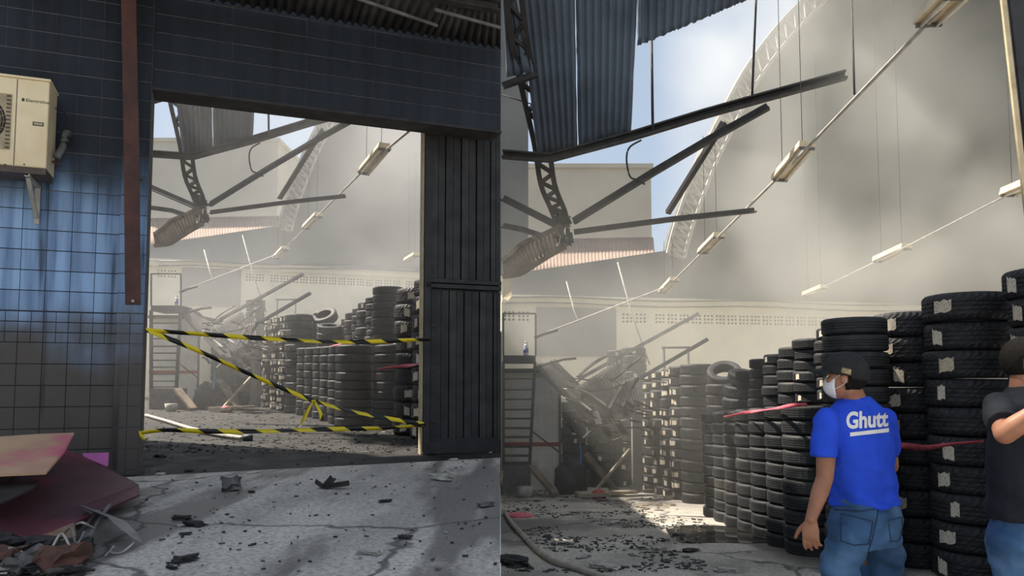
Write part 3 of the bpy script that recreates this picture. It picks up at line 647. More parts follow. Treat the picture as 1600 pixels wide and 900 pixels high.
small = [(285, 812, .10, 'char', 'flat charred scrap near the pale concrete stain'), (303, 822, .13, 'char', 'long charred scrap beside the white lump'), (284, 822, .05, 'pale', 'small white lump among charred scraps on the forecourt'),
         (289, 836, .06, 'char', 'tiny charred scrap below the white lump'), (289, 878, .12, 'char', 'thin charred splinter near the lower stain'), (269, 889, .06, 'char', 'short charred splinter at the bottom of the forecourt'),
         (251, 742, .07, 'pale', 'pale scrap just outside the threshold beside the pier'), (296, 737, .07, 'char', 'black crumb of debris outside the threshold'), (601, 785, .08, 'char', 'small black scrap right of the metal bracket'),
         (709, 720, .09, 'pale', 'pale splinter close to the foot of the gate'), (393, 770, .06, 'char', 'round dark scrap right of the concrete lump'), (578, 866, .11, 'pale', 'crumpled white paper scrap on the near concrete'),
         (250, 714, .12, 'ash', 'grey rag heap just inside the threshold'), (633, 842, .08, 'char', 'thin dark sliver on the concrete towards the gate'), (760, 792, .12, 'ash', 'slim grey lath on the concrete under the gate')]
for k, (u_, v_, sz, mt_, lab) in enumerate(small):
    chunk('debris_scrap', GL(u_, v_), (sz, sz * .5, sz * .22), 20 + k, MAT[mt_], lab, 'debris', rz=random.uniform(-.8, .8), group='scraps on the forecourt')
pile = [(10, 890, .12, 'brick'), (30, 897, .09, 'ash'), (55, 893, .13, 'ash'), (75, 888, .10, 'char'), (100, 893, .15, 'brick'), (118, 880, .08, 'char'), (125, 870, .1, 'char'), (5, 872, .14, 'char'), (92, 876, .07, 'ash'), (135, 858, .07, 'char'), (66, 872, .12, 'char')]
pl = {'brick': 'broken reddish brick', 'ash': 'grey plaster lump', 'char': 'charred block'}
pw_ = ['at the outer corner of the scrap heap', 'next to the corner brick in the heap', 'in the middle of the scrap heap', 'behind the plaster in the heap', 'long and low at the heap edge', 'beside the dark board edge', 'at the top of the heap by the concrete', 'leaning at the left frame edge of the heap', 'smallest in the heap', 'highest by the metal strip', 'under the charred board']
for k, (u_, v_, sz, mt_) in enumerate(pile):
    chunk('rubble_lump', GL(u_, v_) + V((0, 0, .0)), (sz * 1.2, sz, sz * .7), 50 + k, MAT[mt_], pl[mt_] + ' ' + pw_[k], 'rubble', rz=random.uniform(0, 3), group='rubble in the scrap heap')
for k, pts in enumerate(([(98, 862), (110, 868), (118, 880), (130, 874)], [(80, 886), (95, 878), (110, 890)], [(118, 846), (128, 858), (146, 853)])):
    mb = MB(); mb.sweep(catmull([GL(*q) + V((0, 0, .1 + .05 * (i % 2))) for i, q in enumerate(pts)]), circ(.007, 6))
    tag(mb.build('scrap_wire', MAT['pale' if k else 'galv'], None, True), ['curled grey wire sticking out of the scrap heap', 'short pale wire low in the scrap heap', 'thin pale wire near the concrete edge of the heap'][k], 'wire')
hs = [(228, 652), (262, 662), (300, 674), (345, 684), (380, 689)]
mb = MB(); mb.sweep(catmull([GL(*q) + V((0, 0, .04)) for q in hs]), circ(.03, 8)); ho = tag(mb.build('drain_pipe', MAT['pale'], None, True), 'pale flexible pipe lying on the wet floor behind the tape', 'pipe')
mb = MB(); e0 = GL(380, 689) + V((0, 0, .045)); mb.sweep([e0, e0 + V((.12, .02, 0))], circ(.045, 12)); mb.build('pipe_coupling', MAT['steel_mid'], ho, True)
# crumbs and splinters nobody could count
def litter(name, spots, mats, label, seed, size=(.015, .06)):
    rnd = random.Random(seed); vs = []; fs = []; mi = []
    for p in spots:
        a = rnd.uniform(size[0], size[1]); b = a * rnd.uniform(.2, .6); h = rnd.uniform(.002, .012); an = rnd.uniform(0, 6.28); tl = rnd.uniform(-.3, .3)
        R = Matrix.Rotation(an, 3, 'Z') @ Matrix.Rotation(tl, 3, 'X'); n = len(vs)
        for z in (0, h):
            for x, y in ((-1, -.8), (1, -1), (.8, 1), (-1.1, .7)): vs.append(p + V((0, 0, .004)) + R @ V((x * a / 2, y * b / 2, z)))
        fs += [tuple(i + n for i in f) for f in ((3, 2, 1, 0), (4, 5, 6, 7), (0, 1, 5, 4), (1, 2, 6, 5), (2, 3, 7, 6), (3, 0, 4, 7))]; mi += [rnd.choices(range(len(mats)), [5, 3, 1][:len(mats)])[0]] * 6
    o = mesh_obj(name, vs, fs, mats); o.data.polygons.foreach_set('material_index', mi)
    return tag(o, label, 'debris', kind='stuff')
rnd = random.Random(3); LM = [MAT['char'], MAT['ash'], MAT['pale']]
sp1 = [GL(rnd.uniform(225, 660), 640 + 68 * rnd.random() ** 1.0) for _ in range(900)]
litter('debris_litter', [p for p in sp1 if p.y > 8.1], LM, 'burnt crumbs strewn over the wet floor inside the gateway', 1)
sp2 = [GL(rnd.uniform(220, 778), 705 + 190 * rnd.random() ** 2.2) for _ in range(260)]
litter('debris_litter', sp2, LM, 'fine black crumbs scattered over the forecourt concrete', 2, (.01, .035))
sp3 = [GL(rnd.uniform(-10, 140), rnd.uniform(850, 905)) + V((0, 0, rnd.random() * .05)) for _ in range(350)]
litter('debris_litter', sp3, LM, 'small broken bits filling the scrap heap by the wall', 4, (.02, .08))

# ------------------------------------------------------------------ the two halls (same kind of wreck in both)
def vent_mesh():
    mb = MB(); n = 3; bar = .045; w_ = .32; t = .10
    for i in range(n + 1):
        x = -w_ / 2 + i * (w_ / n)
        mb.box((x, 0, 0), bar, t, w_ + bar); mb.box((0, 0, x), w_ + bar, t * .9, bar)
    me = bpy.data.meshes.new('vent_block'); me.from_pydata([tuple(v) for v in mb.v], [], mb.f); me.materials.append(MAT['plaster_white']); return me
VENT = vent_mesh()
WT = tile_mesh('wall_tile', .142, .142, .008, .004); WT.materials.clear(); WT.materials.append(MAT['white_tile'])

def hall(side):
    R_ = side == 'R'; s = 1.0 if R_ else .85
    sf = 'in the open hall' if R_ else 'beyond the taped gateway'
    def um(u): return u if R_ else .75 * u - 345
    def H(u, v, d): return P(u, v, d) if R_ else P(.75 * u - 345, .755 * v + 58, 1.126 * d)
    def HF(u, d): return FRx(u, d) if R_ else FLx(.75 * u - 345, 1.126 * d)
    def zf(p): return zR(p.y) if R_ else zL(p.y)
    uL = 783.5 if R_ else 775; uMax = 1690 if R_ else 1560
    # ---- back wall with a strip of pierced vent blocks
    A = H(uL, 600, 21.0); B = H(uMax, 600, 24.8); A.z = B.z = 0; E = (B - A).normalized(); N = V((E.y, -E.x, 0)); LEN = (B - A).length
    if not R_: A = A - E * 6; LEN += 6
    def W(t, z, o=0.0): return A + E * t + N * o + V((0, 0, z))
    def WP(u, v, o=0.0):
        r = ray(um(u), v if R_ else .755 * v + 58); p0 = A + N * o; k = (p0 - EYEP).dot(N) / r.dot(N); h = EYEP + r * k; return (h - A).dot(E), h.z
    def wbox(mb, t0, t1, z0, z1, o0, o1): return mb.hexa([W(t0, z0, o1), W(t1, z0, o1), W(t1, z0, o0), W(t0, z0, o0), W(t0, z1, o1), W(t1, z1, o1), W(t1, z1, o0), W(t0, z1, o0)])
    z_c = WP(782, 470)[1]; z_v1 = WP(970, 487)[1]; z_v0 = WP(970, 506)[1]; z0 = zf(B) - .6
    mb = MB(); wbox(mb, 0, LEN, z0, z_v0, -.25, 0); wbox(mb, 0, LEN, z_v1, z_c, -.25, 0)
    segs = [(WP(a, 495)[0], WP(b, 495)[0]) for a, b in ((785, 829), (970, 1012), (1022, 1296), (1304, 1560))]
    t = 0
    for a, b in segs:
        if a > t: wbox(mb, t, a, z_v0, z_v1, -.25, 0)
        t = b
    if t < LEN: wbox(mb, t, LEN, z_v0, z_v1, -.25, 0)
    bw = tag(mb.build('wall_back', MAT['plaster_white']), 'smoke-stained white back wall with pierced vents ' + sf, 'wall', kind='structure')
    hv = z_v1 - z_v0
    mb = MB(); wbox(mb, 0, LEN, z_v0 - .1, z_v1 + .1, -.32, -.26); mb.build('vent_hole_dark', MAT['char'], bw)  # dark sheet added so the vent holes look shaded
    for a, b in segs:
        n = max(1, round((b - a) / (hv * 1.05)))
        if a > LEN: continue
        for i in range(n):
            mtx = Matrix.Translation(W(a + (i + .5) * (b - a) / n, (z_v0 + z_v1) / 2, -.06)) @ Matrix((E, -N, V((0, 0, 1)))).transposed().to_4x4() @ Matrix.Diagonal((((b - a) / n) / .365, 1, hv / .365, 1))
            inst('vent_block', VENT, bw, mtx)
    mb = MB(); wbox(mb, 0, LEN, z_c - .05, z_c + .10, -.1, .12); wbox(mb, 0, LEN, z_c + .10, z_c + .16, -.1, .18); mb.build('cornice', MAT['plaster_white'], bw)
    mb = MB(); wbox(mb, WP(838, 520)[0], WP(962, 520)[0], WP(900, 557)[1], WP(900, 481)[1], 0, .06); mb.build('grey_panel', MAT['plaster_grey'], bw)
    # parapet and gable above the cornice
    if True:
        pts = [WP(u, v, -.3) for u, v in ((uL, 432), (900, 414), (1040, 393))]
        lowz = z_c + .1
        poly = [W(pts[0][0] - (0 if R_ else 5), lowz, -.05)] + [W(pts[0][0] - (0 if R_ else 5), pts[0][1], -.05)] + [W(t_, z_, -.05) for t_, z_ in pts] + [W(pts[-1][0] + .3, lowz, -.05)]
        tag(slab('wall_parapet', poly, .2, MAT['plaster_grey'], down=-N), 'low grey parapet wall left of the arched gable ' + sf, 'wall', kind='structure')
    arch_px = [(1038, 398), (1046, 365), (1058, 328), (1074, 284), (1092, 240), (1112, 200), (1136, 152), (1164, 104), (1205, 50), (1250, 3), (1300, -45), (1370, -95), (1460, -135), (1560, -160), (1680, -175)]
    if not R_: arch_px = [q for q in arch_px if q[0] <= 1560]
    ar = [WP(u, v, -.1) for u, v in arch_px]
    poly = [W(ar[0][0], lowz, -.1)] + [W(t_, z_, -.1) for t_, z_ in ar] + [W(ar[-1][0], lowz, -.1)]
    tag(slab('wall_gable', poly, .2, MAT['gable'], down=-N), 'tall grey gable wall with an arched top ' + sf, 'wall', kind='structure')
    # arch truss along the edge of the gable
    fine = catmull([V((t_, z_, 0)) for t_, z_ in ar], 3); off = .52 * s
    inner = []
    for i, p in enumerate(fine):
        tn = (fine[min(i + 1, len(fine) - 1)] - fine[max(i - 1, 0)]).normalized(); inner.append(p + V((tn.y, -tn.x, 0)) * off)
    tr_ = empty('arch_truss', 'pale lattice steel arch along the top of the gable ' + sf, 'truss', loc=W(*fine[0][:2], .15)); TL = tr_.location
    def w3(p, o=.15): return W(p.x, p.y, o) - TL
    for ch in (fine, inner):
        mb = MB(); mb.sweep([w3(p) for p in ch], rect(.09 * s, .09 * s), up=N); mb.build('chord', MAT['steel_pale'], tr_)
    for i in range(len(fine) - 1):
        for a_, b_ in ((fine[i], inner[i]), (inner[i], fine[i + 1])):
            mb = MB(); mb.sweep([w3(a_), w3(b_)], ell(.06 * s, .06 * s), up=N); mb.build('web_bar', MAT['steel_pale'], tr_)
    # neighbouring building behind
    nu, nv = (1017, 262) if R_ else (1040, 216)
    b0, b1, b2 = H(700, nv, 36), H(nu, nv, 36), H(nu, 420, 36)
    nb = empty('neighbour_building', 'plain beige building behind the burnt hall ' + ('seen past the hanging sheets' if R_ else 'seen through the gateway'), 'building', loc=(b0.x, b0.y, -1.75)); NL = nb.location
    mb = MB(); mb.box(V(((b0.x + b1.x) / 2, 36 * (1 if R_ else 1.126) + 4, (b0.z + NL.z) / 2)) - NL, b1.x - b0.x, 8, b0.z - NL.z); mb.build('walls', MAT['neighbour'], nb)
    mb = MB(); mb.box(V(((b0.x + b1.x) / 2, 36 * (1 if R_ else 1.126) + 4, b0.z + .08)) - NL, b1.x - b0.x + .2, 8.2, .2); mb.build('coping', MAT['neighbour'], nb)
    q0, q1 = H(700, 378, 35.8), H(nu + 3, 372, 35.8); q2, q3 = H(nu + 8, 425, 33), H(700, 440, 33)
    corrugated('lean_to_roof', q0 - NL, q1 - NL, q2 - NL, q3 - NL, 60, .02, MAT['roof_tile'], nb, ny=3, per=4, th=.05)
    # ---- wrecked roof steel
    def bar(name, pts, wpx, mat, label, cat='beam', prof='ell', curved=False, k=1.0):
        d0 = pts[0][2]; wd = wpx / FPX * d0 * (1 if R_ else .85) * k
        p3 = [H(*q) for q in pts]
        if curved: p3 = catmull(p3, 6)
        pr = {'ell': ell(wd, wd), 'chan': chan(wd, wd), 'box': rect(wd, wd * .7), 'tube': circ(wd / 2, 8)}[prof]
        mb = MB(); mb.sweep(p3, pr); return tag(mb.build(name, MAT[mat], None, prof == 'tube'), label + ' ' + sf, cat)
    DN = 12.6
    mt_ = empty('twisted_truss', 'scorched roof truss hanging in a twisted curve ' + sf, 'truss', loc=H(880, 358, DN)); TL2 = mt_.location
    spine = catmull([H(800, -40, 10.4), H(812, 60, 10.8), H(826, 130, 11.2), H(846, 220, 11.7), H(856, 285, 12.1), H(872, 325, 12.5), H(882, 350, DN)], 4)
    for dx in (-.11, .11):
        mb = MB(); mb.sweep([p - TL2 + V((dx * s, 0, 0)) for p in spine], ell(.08 * s, .08 * s)); mb.build('chord', MAT['steel_dark'], mt_)
    for i in range(0, len(spine) - 1):
        mb = MB(); sg = 1 if i % 2 else -1
        mb.sweep([spine[i] - TL2 + V((.11 * s * sg, 0, 0)), spine[i + 1] - TL2 + V((-.11 * s * sg, 0, 0))], rect(.06 * s, .05 * s)); mb.build('web_bar', MAT['steel_dark'], mt_)
    # crumpled joint
    mb = MB(); rn = random.Random(5)
    for k in range(16):
        a0 = H(880 + rn.uniform(-12, 14), 340 + rn.uniform(-12, 45), DN + rn.uniform(-.2, .2)); a1 = H(880 + rn.uniform(-10, 12), 345 + rn.uniform(-10, 40), DN + rn.uniform(-.2, .2))
        mb.sweep([a0 - TL2, a1 - TL2], ell(.07 * s, .06 * s))
    mb.build('crumpled_joint', MAT['steel_dark'], mt_)
    # curved lattice girder going down-left
    up_ = catmull([H(876, 352, DN), H(850, 366, DN), H(818, 380, DN + .1), H(800, 396, DN + .2), H(782 if not R_ else 786, 408, DN + .3)], 5); lo_ = catmull([H(884, 386, DN), H(858, 400, DN), H(832, 416, DN + .1), H(812, 428, DN + .2), H(782 if not R_ else 786, 432, DN + .3)], 5)
    lg = empty('lattice_girder', 'curled pale lattice girder hanging from the burnt joint ' + sf, 'truss', loc=lo_[-1]); GLc = lg.location
    for ch in (up_, lo_):
        mb = MB(); mb.sweep([p - GLc for p in ch], ell(.07 * s, .07 * s)); mb.build('chord', MAT['wood'], lg)
    for i in range(len(up_) - 1):
        mb = MB(); mb.sweep([up_[i] - GLc, lo_[i] - GLc], rect(.05 * s, .05 * s)); mb.build('web_bar', MAT['wood'], lg)
        mb = MB(); mb.sweep([up_[i + 1] - GLc, lo_[i] - GLc], rect(.04 * s, .04 * s)); mb.build('web_bar', MAT['wood_pale'], lg)
    x0 = 785 if R_ else 770
    bar('roof_strut', [(x0, 309, DN + .4), (870, 352, DN)], 11, 'steel_dark', 'dark diagonal strut running into the burnt joint from the side')
    bar('roof_strut', [(895, 345, DN), (1020, 268, DN - .5), (1110, 215, DN - .9), (1200, 165, DN - 1.2)], 12, 'steel_dark', 'long dark strut rising from the burnt joint')
    bar('roof_strut', [(897, 362, DN), (1050, 342, DN), (1180, 328, DN + .3)], 9, 'steel_dark', 'dark strut reaching level out from the burnt joint')
    bar('roof_purlin', [(x0, 241, 11.6), (858, 247, 11.5), (985, 213, 11.3), (1100, 178, 11.1), (1200, 150, 11.0), (1322, 117, 10.8)], 13, 'steel_dark', 'long bent purlin carrying the hanging roof sheets', prof='chan')
    bar('roof_strut', [(1041, 332, 14), (1098, 240, 13.4), (1130, 190, 13.2)], 11, 'steel_dark', 'loose dark strut dangling beside the arch')
    bar('roof_strut', [(x0, 133, 11), (838, 114, 11)], 12, 'steel_dark', 'short dark strut near the twisted truss top')
    bar('roof_strut', [(x0, 352, DN + .3), (815, 358, DN + .2), (845, 368, DN)], 9, 'steel_dark', 'short lower strut above the lattice girder')
    bar('hanger_rod', [(1018, 62, 11.2), (1020, 204, 11.2)], 4.5, 'steel_dark', 'vertical hanger rod against the sky', 'rod', 'tube')
    if R_:
        bar('hanger_rod', [(1182, -20, 11.1), (1175, 156, 11.1)], 4, 'steel_dark', 'thin hanger rod crossing the arch truss', 'rod', 'tube')
        bar('hanger_rod', [(1330, -20, 10.4), (1335, 147, 9.0)], 3, 'steel_dark', 'thin hanger rod holding the lamp conduit', 'rod', 'tube')
    bar('dangling_wire', [(1002, 219, 11.3), (984, 230, 11.3), (979, 248, 11.3), (984, 275, 11.3), (995, 281, 11.3), (1008, 288, 11.3)], 3, 'wire', 'looped wire dangling below the purlin', 'wire', 'tube', True)
    if R_: bar('dangling_wire', [(784, 148, 11.5), (835, 164, 11.4)], 2, 'wire', 'thin wire slung beside the twisted truss', 'wire', 'tube')
    # hanging roof sheets
    def sheet(c, wv, lab, seed, rag=.012):
        e = corrugated('roof_sheet', *[H(*q) for q in c], wv, .03 * s, MAT['sheet_blue'], None, ny=10, ragged=rag, per=6, seed=seed, th=.006)
        tag(e, lab + ' ' + sf, 'roof sheet', 'hanging roof sheets ' + sf)
    sheet([(808, -30, 10.5), (898, -30, 10.7), (903, 236, 11.5), (842, 249, 11.6)], 7, 'smoked roof sheet hanging beside the twisted truss', 1)
    sheet([(899, -30, 10.7), (998, -40, 10.8), (986, 214, 11.4), (905, 233, 11.5)], 8, 'smoked roof sheet hanging against the sky', 2)
    if R_:
        sheet([(784, -30, 10.6), (799, -30, 10.5), (826, 112, 11.0), (790, 122, 11.1)], 3, 'narrow roof sheet strip at the partition', 3)
        sheet([(997, -70, 10.8), (1195, -100, 10.6), (1174, -3, 11.0), (997, 72, 11.1)], 14, 'roof sheet overhead with a scalloped lower edge', 4)
    else:
        sheet([(765, 60, 10.6), (818, 60, 10.5), (828, 112, 11.0), (795, 122, 11.1)], 4, 'narrow roof sheet strip at the pier', 3)
    # ---- lamps on conduits
    def lamp(u0, v0, u1, v1, d0, d1, which, vtop=None):
        a_, b_ = H(u0, v0, d0), H(u1, v1, d1); c = (a_ + b_) / 2; ln = (b_ - a_).length; E2 = (b_ - a_).normalized(); side_ = E2.cross(V((0, 0, 1))).normalized(); up2 = side_.cross(E2)
        Mx = Matrix((side_, E2, up2)).transposed()
        lp = empty('strip_light', 'cream fluorescent fitting ' + which + ' ' + sf, 'light fitting', 'hanging strip lights ' + sf, loc=c)
        wv = .17 * s
        m1 = MB()
        for p0, p1 in (((-wv, .0), (0, .10 * s)), ((0, .10 * s), (wv, .0))):
            pass
        prof = [(-wv * .8, -.02), (-wv * .62, .08 * s), (wv * .62, .08 * s), (wv * .8, -.02)]
        vs = [Mx @ V((x, y * ln, z)) for y in (-.5, .5) for x, z in prof]; n = len(prof)
        fs = [(j, (j + 1) % n, (j + 1) % n + n, j + n) for j in range(n)] + [tuple(range(n - 1, -1, -1)), tuple(range(n, 2 * n))]
        m1.add(vs, fs); m1.build('reflector', MAT['lamp'], lp)
        for x in (-.07, .07):
            m2 = MB(); m2.sweep([Mx @ V((x * s, -ln * .46, -.045)), Mx @ V((x * s, ln * .46, -.045))], circ(.016 * s, 8)); m2.build('tube', MAT['tube_glass'], lp, True)
        for y in (-.47, .47):
            m3 = MB(); m3.box(Mx @ V((0, y * ln, -.03)), wv * 1.3, .03, .05, Mx); m3.build('lamp_holder', MAT['steel_mid'], lp)
        for y in (-.35, .35):
            m4 = MB(); p0 = Mx @ V((0, y * ln, .05)); m4.sweep([p0, V((p0.x, p0.y, (12.4 if vtop is None else H(u0, vtop, d0).z) - c.z))], circ(.005 * s, 5)); m4.build('hanging_wire', MAT['wire'], lp)
        return c
    c1 = []
    if R_: c1.append(lamp(1450, 34, 1498, -12, 6.8, 6.2, 'nearest overhead'))
    c1.append(lamp(1217, 280, 1262, 227, 11.4, 10.6, 'hanging before the gable, largest in full view'))
    c1.append(lamp(1098, 394, 1124, 368, 16.6, 15.6, 'hanging second along the conduit', 215))
    c1.append(lamp(1036, 456, 1054, 437, 19.4, 18.6, 'farthest along the fallen conduit', 378))
    if R_:
        c2 = [lamp(1576, 302, 1615, 286, 10.6, 10.0, 'at the edge beside the doorpost', -60), lamp(1371, 407, 1417, 386, 15.8, 15.0, 'on the lower conduit in the smoke', -20), lamp(1259, 461, 1288, 449, 19.6, 19.0, 'on the lower conduit, farthest away', 60)]
    else:
        c2 = [lamp(1308, 462, 1328, 450, 19.6, 19.0, 'low against the back wall', 250)]
    def line(pts, r, label, nm='conduit', mat='steel_mid'):
        mb = MB(); mb.sweep(pts, circ(r * s, 6)); tag(mb.build(nm, MAT[mat], None, True), label + ' ' + sf, 'conduit')
    pre = [] if R_ else [H(1340, 172, 9.6)]
    line(pre + c1 + [H(1010, 460, 19), H(838, 526, 17.2)], .022, 'thin lamp conduit sloping down through the smoke', mat='steel_pale')
    if R_: line(c2, .014, 'second lamp conduit low in the smoke', mat='steel_pale')
    cc = MB(); cc.sweep([V((c1[0].x - .3, 4 if R_ else 10.5, 12.45)), V((c1[-1].x + .3, c1[-1].y + 1, 12.45))], chan(.12, .16)); tag(cc.build('roof_beam', MAT['steel_dark']), 'high steel beam carrying the strip lights ' + sf, 'beam', kind='structure')
    if R_:
        cc = MB(); cc.sweep([V((c2[0].x, 7, 9.75)), V((c2[-1].x - .2, 17, 10.6))], chan(.12, .16)); tag(cc.build('roof_beam', MAT['steel_dark']), 'second high steel beam carrying the lower lamp row', 'beam', kind='structure')
    for (u0, v0, u1, v1) in ((885, 440, 915, 530), (965, 410, 1015, 570)):
        mb = MB(); mb.sweep([H(u0, v0, 20), H((u0 + u1) / 2 - 3, (v0 + v1) / 2, 19.6), H(u1, v1, 19.2)], circ(.02 * s, 6)); tag(mb.build('hanging_cable', MAT['pale'], None, True), ('pale cable hanging before the grey panel ' if u0 < 900 else 'pale cable hanging before the pierced vents ') + sf, 'cable')
    for dv, nm in ((0, 'upper'), (9, 'lower')):
        mb = MB(); pp = [W(*WP(u, 464 + dv + 2 * math.sin(u * .02) + (u - 782) * .02, .25), .25) for u in range(790, 1500, 60)]; mb.sweep(pp, circ(.022, 5)); tag(mb.build('wall_cable', MAT['steel_mid'], None, True), nm + ' cable strung along the cornice ' + sf, 'cable')
    # ---- stair block
    DB = 16.7
    p0, p1 = HF(787 if R_ else 772, DB), HF(873, DB); zt_ = H(873, 582, DB).z; zb_ = p1.z
    blk = empty('washroom_block', 'white-tiled low block with a red stripe behind the steel steps ' + sf, 'building block', loc=V((p1.x, p1.y, zb_))); BL = blk.location
    bx0, bx1 = p0.x - BL.x, 0.0
    mb = MB(); mb.box(((bx0 + bx1) / 2, 1.1 * s, (zt_ - zb_) / 2), bx1 - bx0, 2.2 * s, zt_ - zb_ ); mb.build('core', MAT['plaster_white'], blk)
    tz = .15 * s; nc, nr = int((bx1 - bx0) / tz), int((zt_ - zb_) / tz); z_red = H(850, 696, DB).z - zb_
    for i in range(nc):
        for j in range(nr):
            z = (j + .5) * tz
            if abs(z - z_red) < tz * .5: continue
            inst('wall_tile', WT, blk, Matrix.Translation(V((bx1 - (i + .5) * tz, 0, z))) @ Matrix.Scale(s, 4))
    mb = MB(); mb.box(((bx0 + bx1) / 2, -.012, round(z_red / tz - .5) * tz + tz * .5), bx1 - bx0, .02, tz * .55); mb.build('red_stripe', MAT['red'], blk)
    mb = MB(); mb.box((.02 * s, -.02, (zt_ - zb_) / 2), .05 * s, .05 * s, zt_ - zb_); mb.build('corner_pipe', MAT['steel_mid'], blk)
    mb = MB(); mb.box(((bx0 + bx1) / 2, 1.05 * s, zt_ - zb_ + .03), bx1 - bx0 + .08, 2.3 * s, .07); mb.build('roof_slab', MAT['steel_dark'], blk)
    # steel stair with platform and railing
    DS = 15.9; uS = 785.5 if R_ else 774
    st = empty('steel_stair', 'black steel stair with a railed landing before the tiled block ' + sf, 'stair', loc=HF(826, DS)); SL = st.location
    def loc(p): return p - SL
    pl0, pl1 = H(uS, 561, DS), H(837, 561, DS)
    mb = MB(); mb.box(loc((pl0 + pl1) / 2 + V((0, .45 * s, 0))), pl1.x - pl0.x, .9 * s, .15 * s); mb.build('landing', MAT['steel_dark'], st)
    for (a_, b_) in (((uS, 490), (837, 490)), ((837, 490), (837, 556)), ((uS + 1, 490), (uS + 1, 556))):
        mb = MB(); mb.sweep([loc(H(*a_, DS)), loc(H(*b_, DS))], rect(.035 * s, .035 * s)); mb.build('railing_bar', MAT['steel_dark'], st)
    for (ua, ub) in ((836, 827), (uS + 1, uS + 1)):
        mb = MB(); mb.sweep([loc(H(ua, 566, DS)), loc(H(ub, 735, DS - .3))], rect(.06 * s, .1 * s)); mb.build('stringer', MAT['steel_dark'], st)
    for v_ in (577, 592, 609, 624, 640, 654, 669, 683, 698, 712, 724):
        f_ = (v_ - 566) / 170; a_, b_ = H(uS + 1, v_, DS - .3 * f_), H(836 - 9 * f_, v_, DS - .3 * f_)
        mb = MB(); mb.box(loc((a_ + b_) / 2), b_.x - a_.x, .2 * s, .03 * s); mb.build('tread', MAT['steel_dark'], st)
    mb = MB(); mb.sweep([loc(H(829, 672, DS - .2)), loc(H(873, 706, DS + .4))], circ(.016 * s, 6)); mb.build('stay_rod', MAT['steel_dark'], st)
    f0, f1 = HF(uS, 15.5), HF(829, 15.5); hgt = H(800, 727, 15.5).z - f0.z
    mb = MB(); mb.box(loc((f0 + f1) / 2 + V((0, .35 * s, hgt / 2))), f1.x - f0.x, .7 * s, hgt); mb.build('stair_plinth', MAT['ash'], st)
    a_, b_ = H(829, 728, 15.3), HF(866, 15.0) + V((0, 0, .06 * s)); mb = MB(); mb.sweep([a_, b_], rect(.22 * s, .06 * s)); tag(mb.build('timber_plank', MAT['wood']), 'dark plank propped against the stair plinth ' + sf, 'timber')
    bp = H(822, 553.5, DS); bt = empty('spray_bottle', 'white bottle with a blue label on the stair landing ' + sf, 'bottle', loc=bp + V((0, .15, 0)) + V((0, 0, 0)))
    bt.location.z = pl0.z + .076 * s
    mb = MB(); mb.sweep([V((0, 0, 0)), V((0, 0, .015)), V((0, 0, .2 * s)), V((0, 0, .25 * s))], circ(.05 * s, 12), up=V((0, 1, 0)), scales=[.85, 1, 1, .45]); mb.build('bottle_body', MAT['bottle'], bt, True)
    mb = MB(); mb.sweep([V((0, 0, .06 * s)), V((0, 0, .16 * s))], circ(.0515 * s, 12), up=V((0, 1, 0))); mb.build('bottle_label', MAT['bottle_blue'], bt, True)
    mb = MB(); mb.sweep([V((0, 0, .25 * s)), V((0, 0, .3 * s))], circ(.022 * s, 10), up=V((0, 1, 0))); mb.build('bottle_cap', MAT['bottle'], bt, True)
    # hanging cream cloth at the top of the landing
    if R_:
        cl = [H(785, 433, 14.6), H(796, 432, 14.6), H(800, 462, 14.5), H(794, 470, 14.5), H(785, 466, 14.6)]
        tag(slab('insulation_scrap', cl, .04, MAT['lamp'], down=V((0, 1, 0))), 'torn cream insulation hanging below the lattice girder ' + sf, 'debris')
    # ---- collapsed sheets and beams in the middle
    def wreck(c, wv, lab, seed, mat='burnt_tin'):
        tag(corrugated('fallen_sheet', *[H(*q) for q in c], wv * 2, .014 * s, MAT[mat], None, ny=10, ragged=.07, per=6, seed=seed, th=.008, sag=.02), lab + ' ' + sf, 'roof sheet', 'fallen roof sheets ' + sf)
    wreck([(835, 572, 16.0), (868, 562, 16.4), (962, 652, 15.6), (930, 668, 15.4)], 5, 'narrow burnt sheet sloping down off the tiled block', 11)
    wreck([(903, 604, 15.8), (962, 566, 16.2), (1000, 634, 15.6), (946, 654, 15.4)], 9, 'broad burnt sheet fallen over the tyre rack', 12)
    wreck([(958, 600, 15.6), (992, 590, 15.9), (998, 632, 15.5), (970, 640, 15.3)], 4, 'small crumpled sheet at the end of the tyre rack', 13)
    tg = empty('scrap_tangle', 'tangle of bent charred strips and laths in the wreck ' + sf, 'metal scrap', loc=HF(950, 15.4)); TGL = tg.location; rn = random.Random(21)
    for k in range(34):
        u0_, v0_ = rn.uniform(880, 1000), rn.uniform(585, 690); L_ = rn.uniform(15, 60); a_ = rn.uniform(-1.2, 1.2); d0_ = rn.uniform(14.6, 15.1)
        pts_ = [H(u0_, v0_, d0_), H(u0_ + L_ * .5 * math.cos(a_), v0_ + L_ * .5 * math.sin(a_) + rn.uniform(-5, 5), d0_ + .1), H(u0_ + L_ * math.cos(a_), v0_ + L_ * math.sin(a_), d0_ + rn.uniform(-.2, .3))]
        mb = MB(); mb.sweep([q_ - TGL for q_ in catmull(pts_, 4)], rect(rn.uniform(.05, .16) * s, .02)); mb.build('strip', MAT[rn.choice(['char', 'steel_dark', 'wood', 'steel_pale', 'char'])], tg)
    bar('fallen_beam', [(905, 592, 15.2), (1092, 490, 14.6)], 7, 'steel_pale', 'long pale beam slanting up out of the wreck', prof='box')
    bar('fallen_beam', [(1002, 590, 15.4), (1106, 530, 14.8)], 7, 'steel_mid', 'short grey beam slanting up behind the tyre stacks', prof='box')
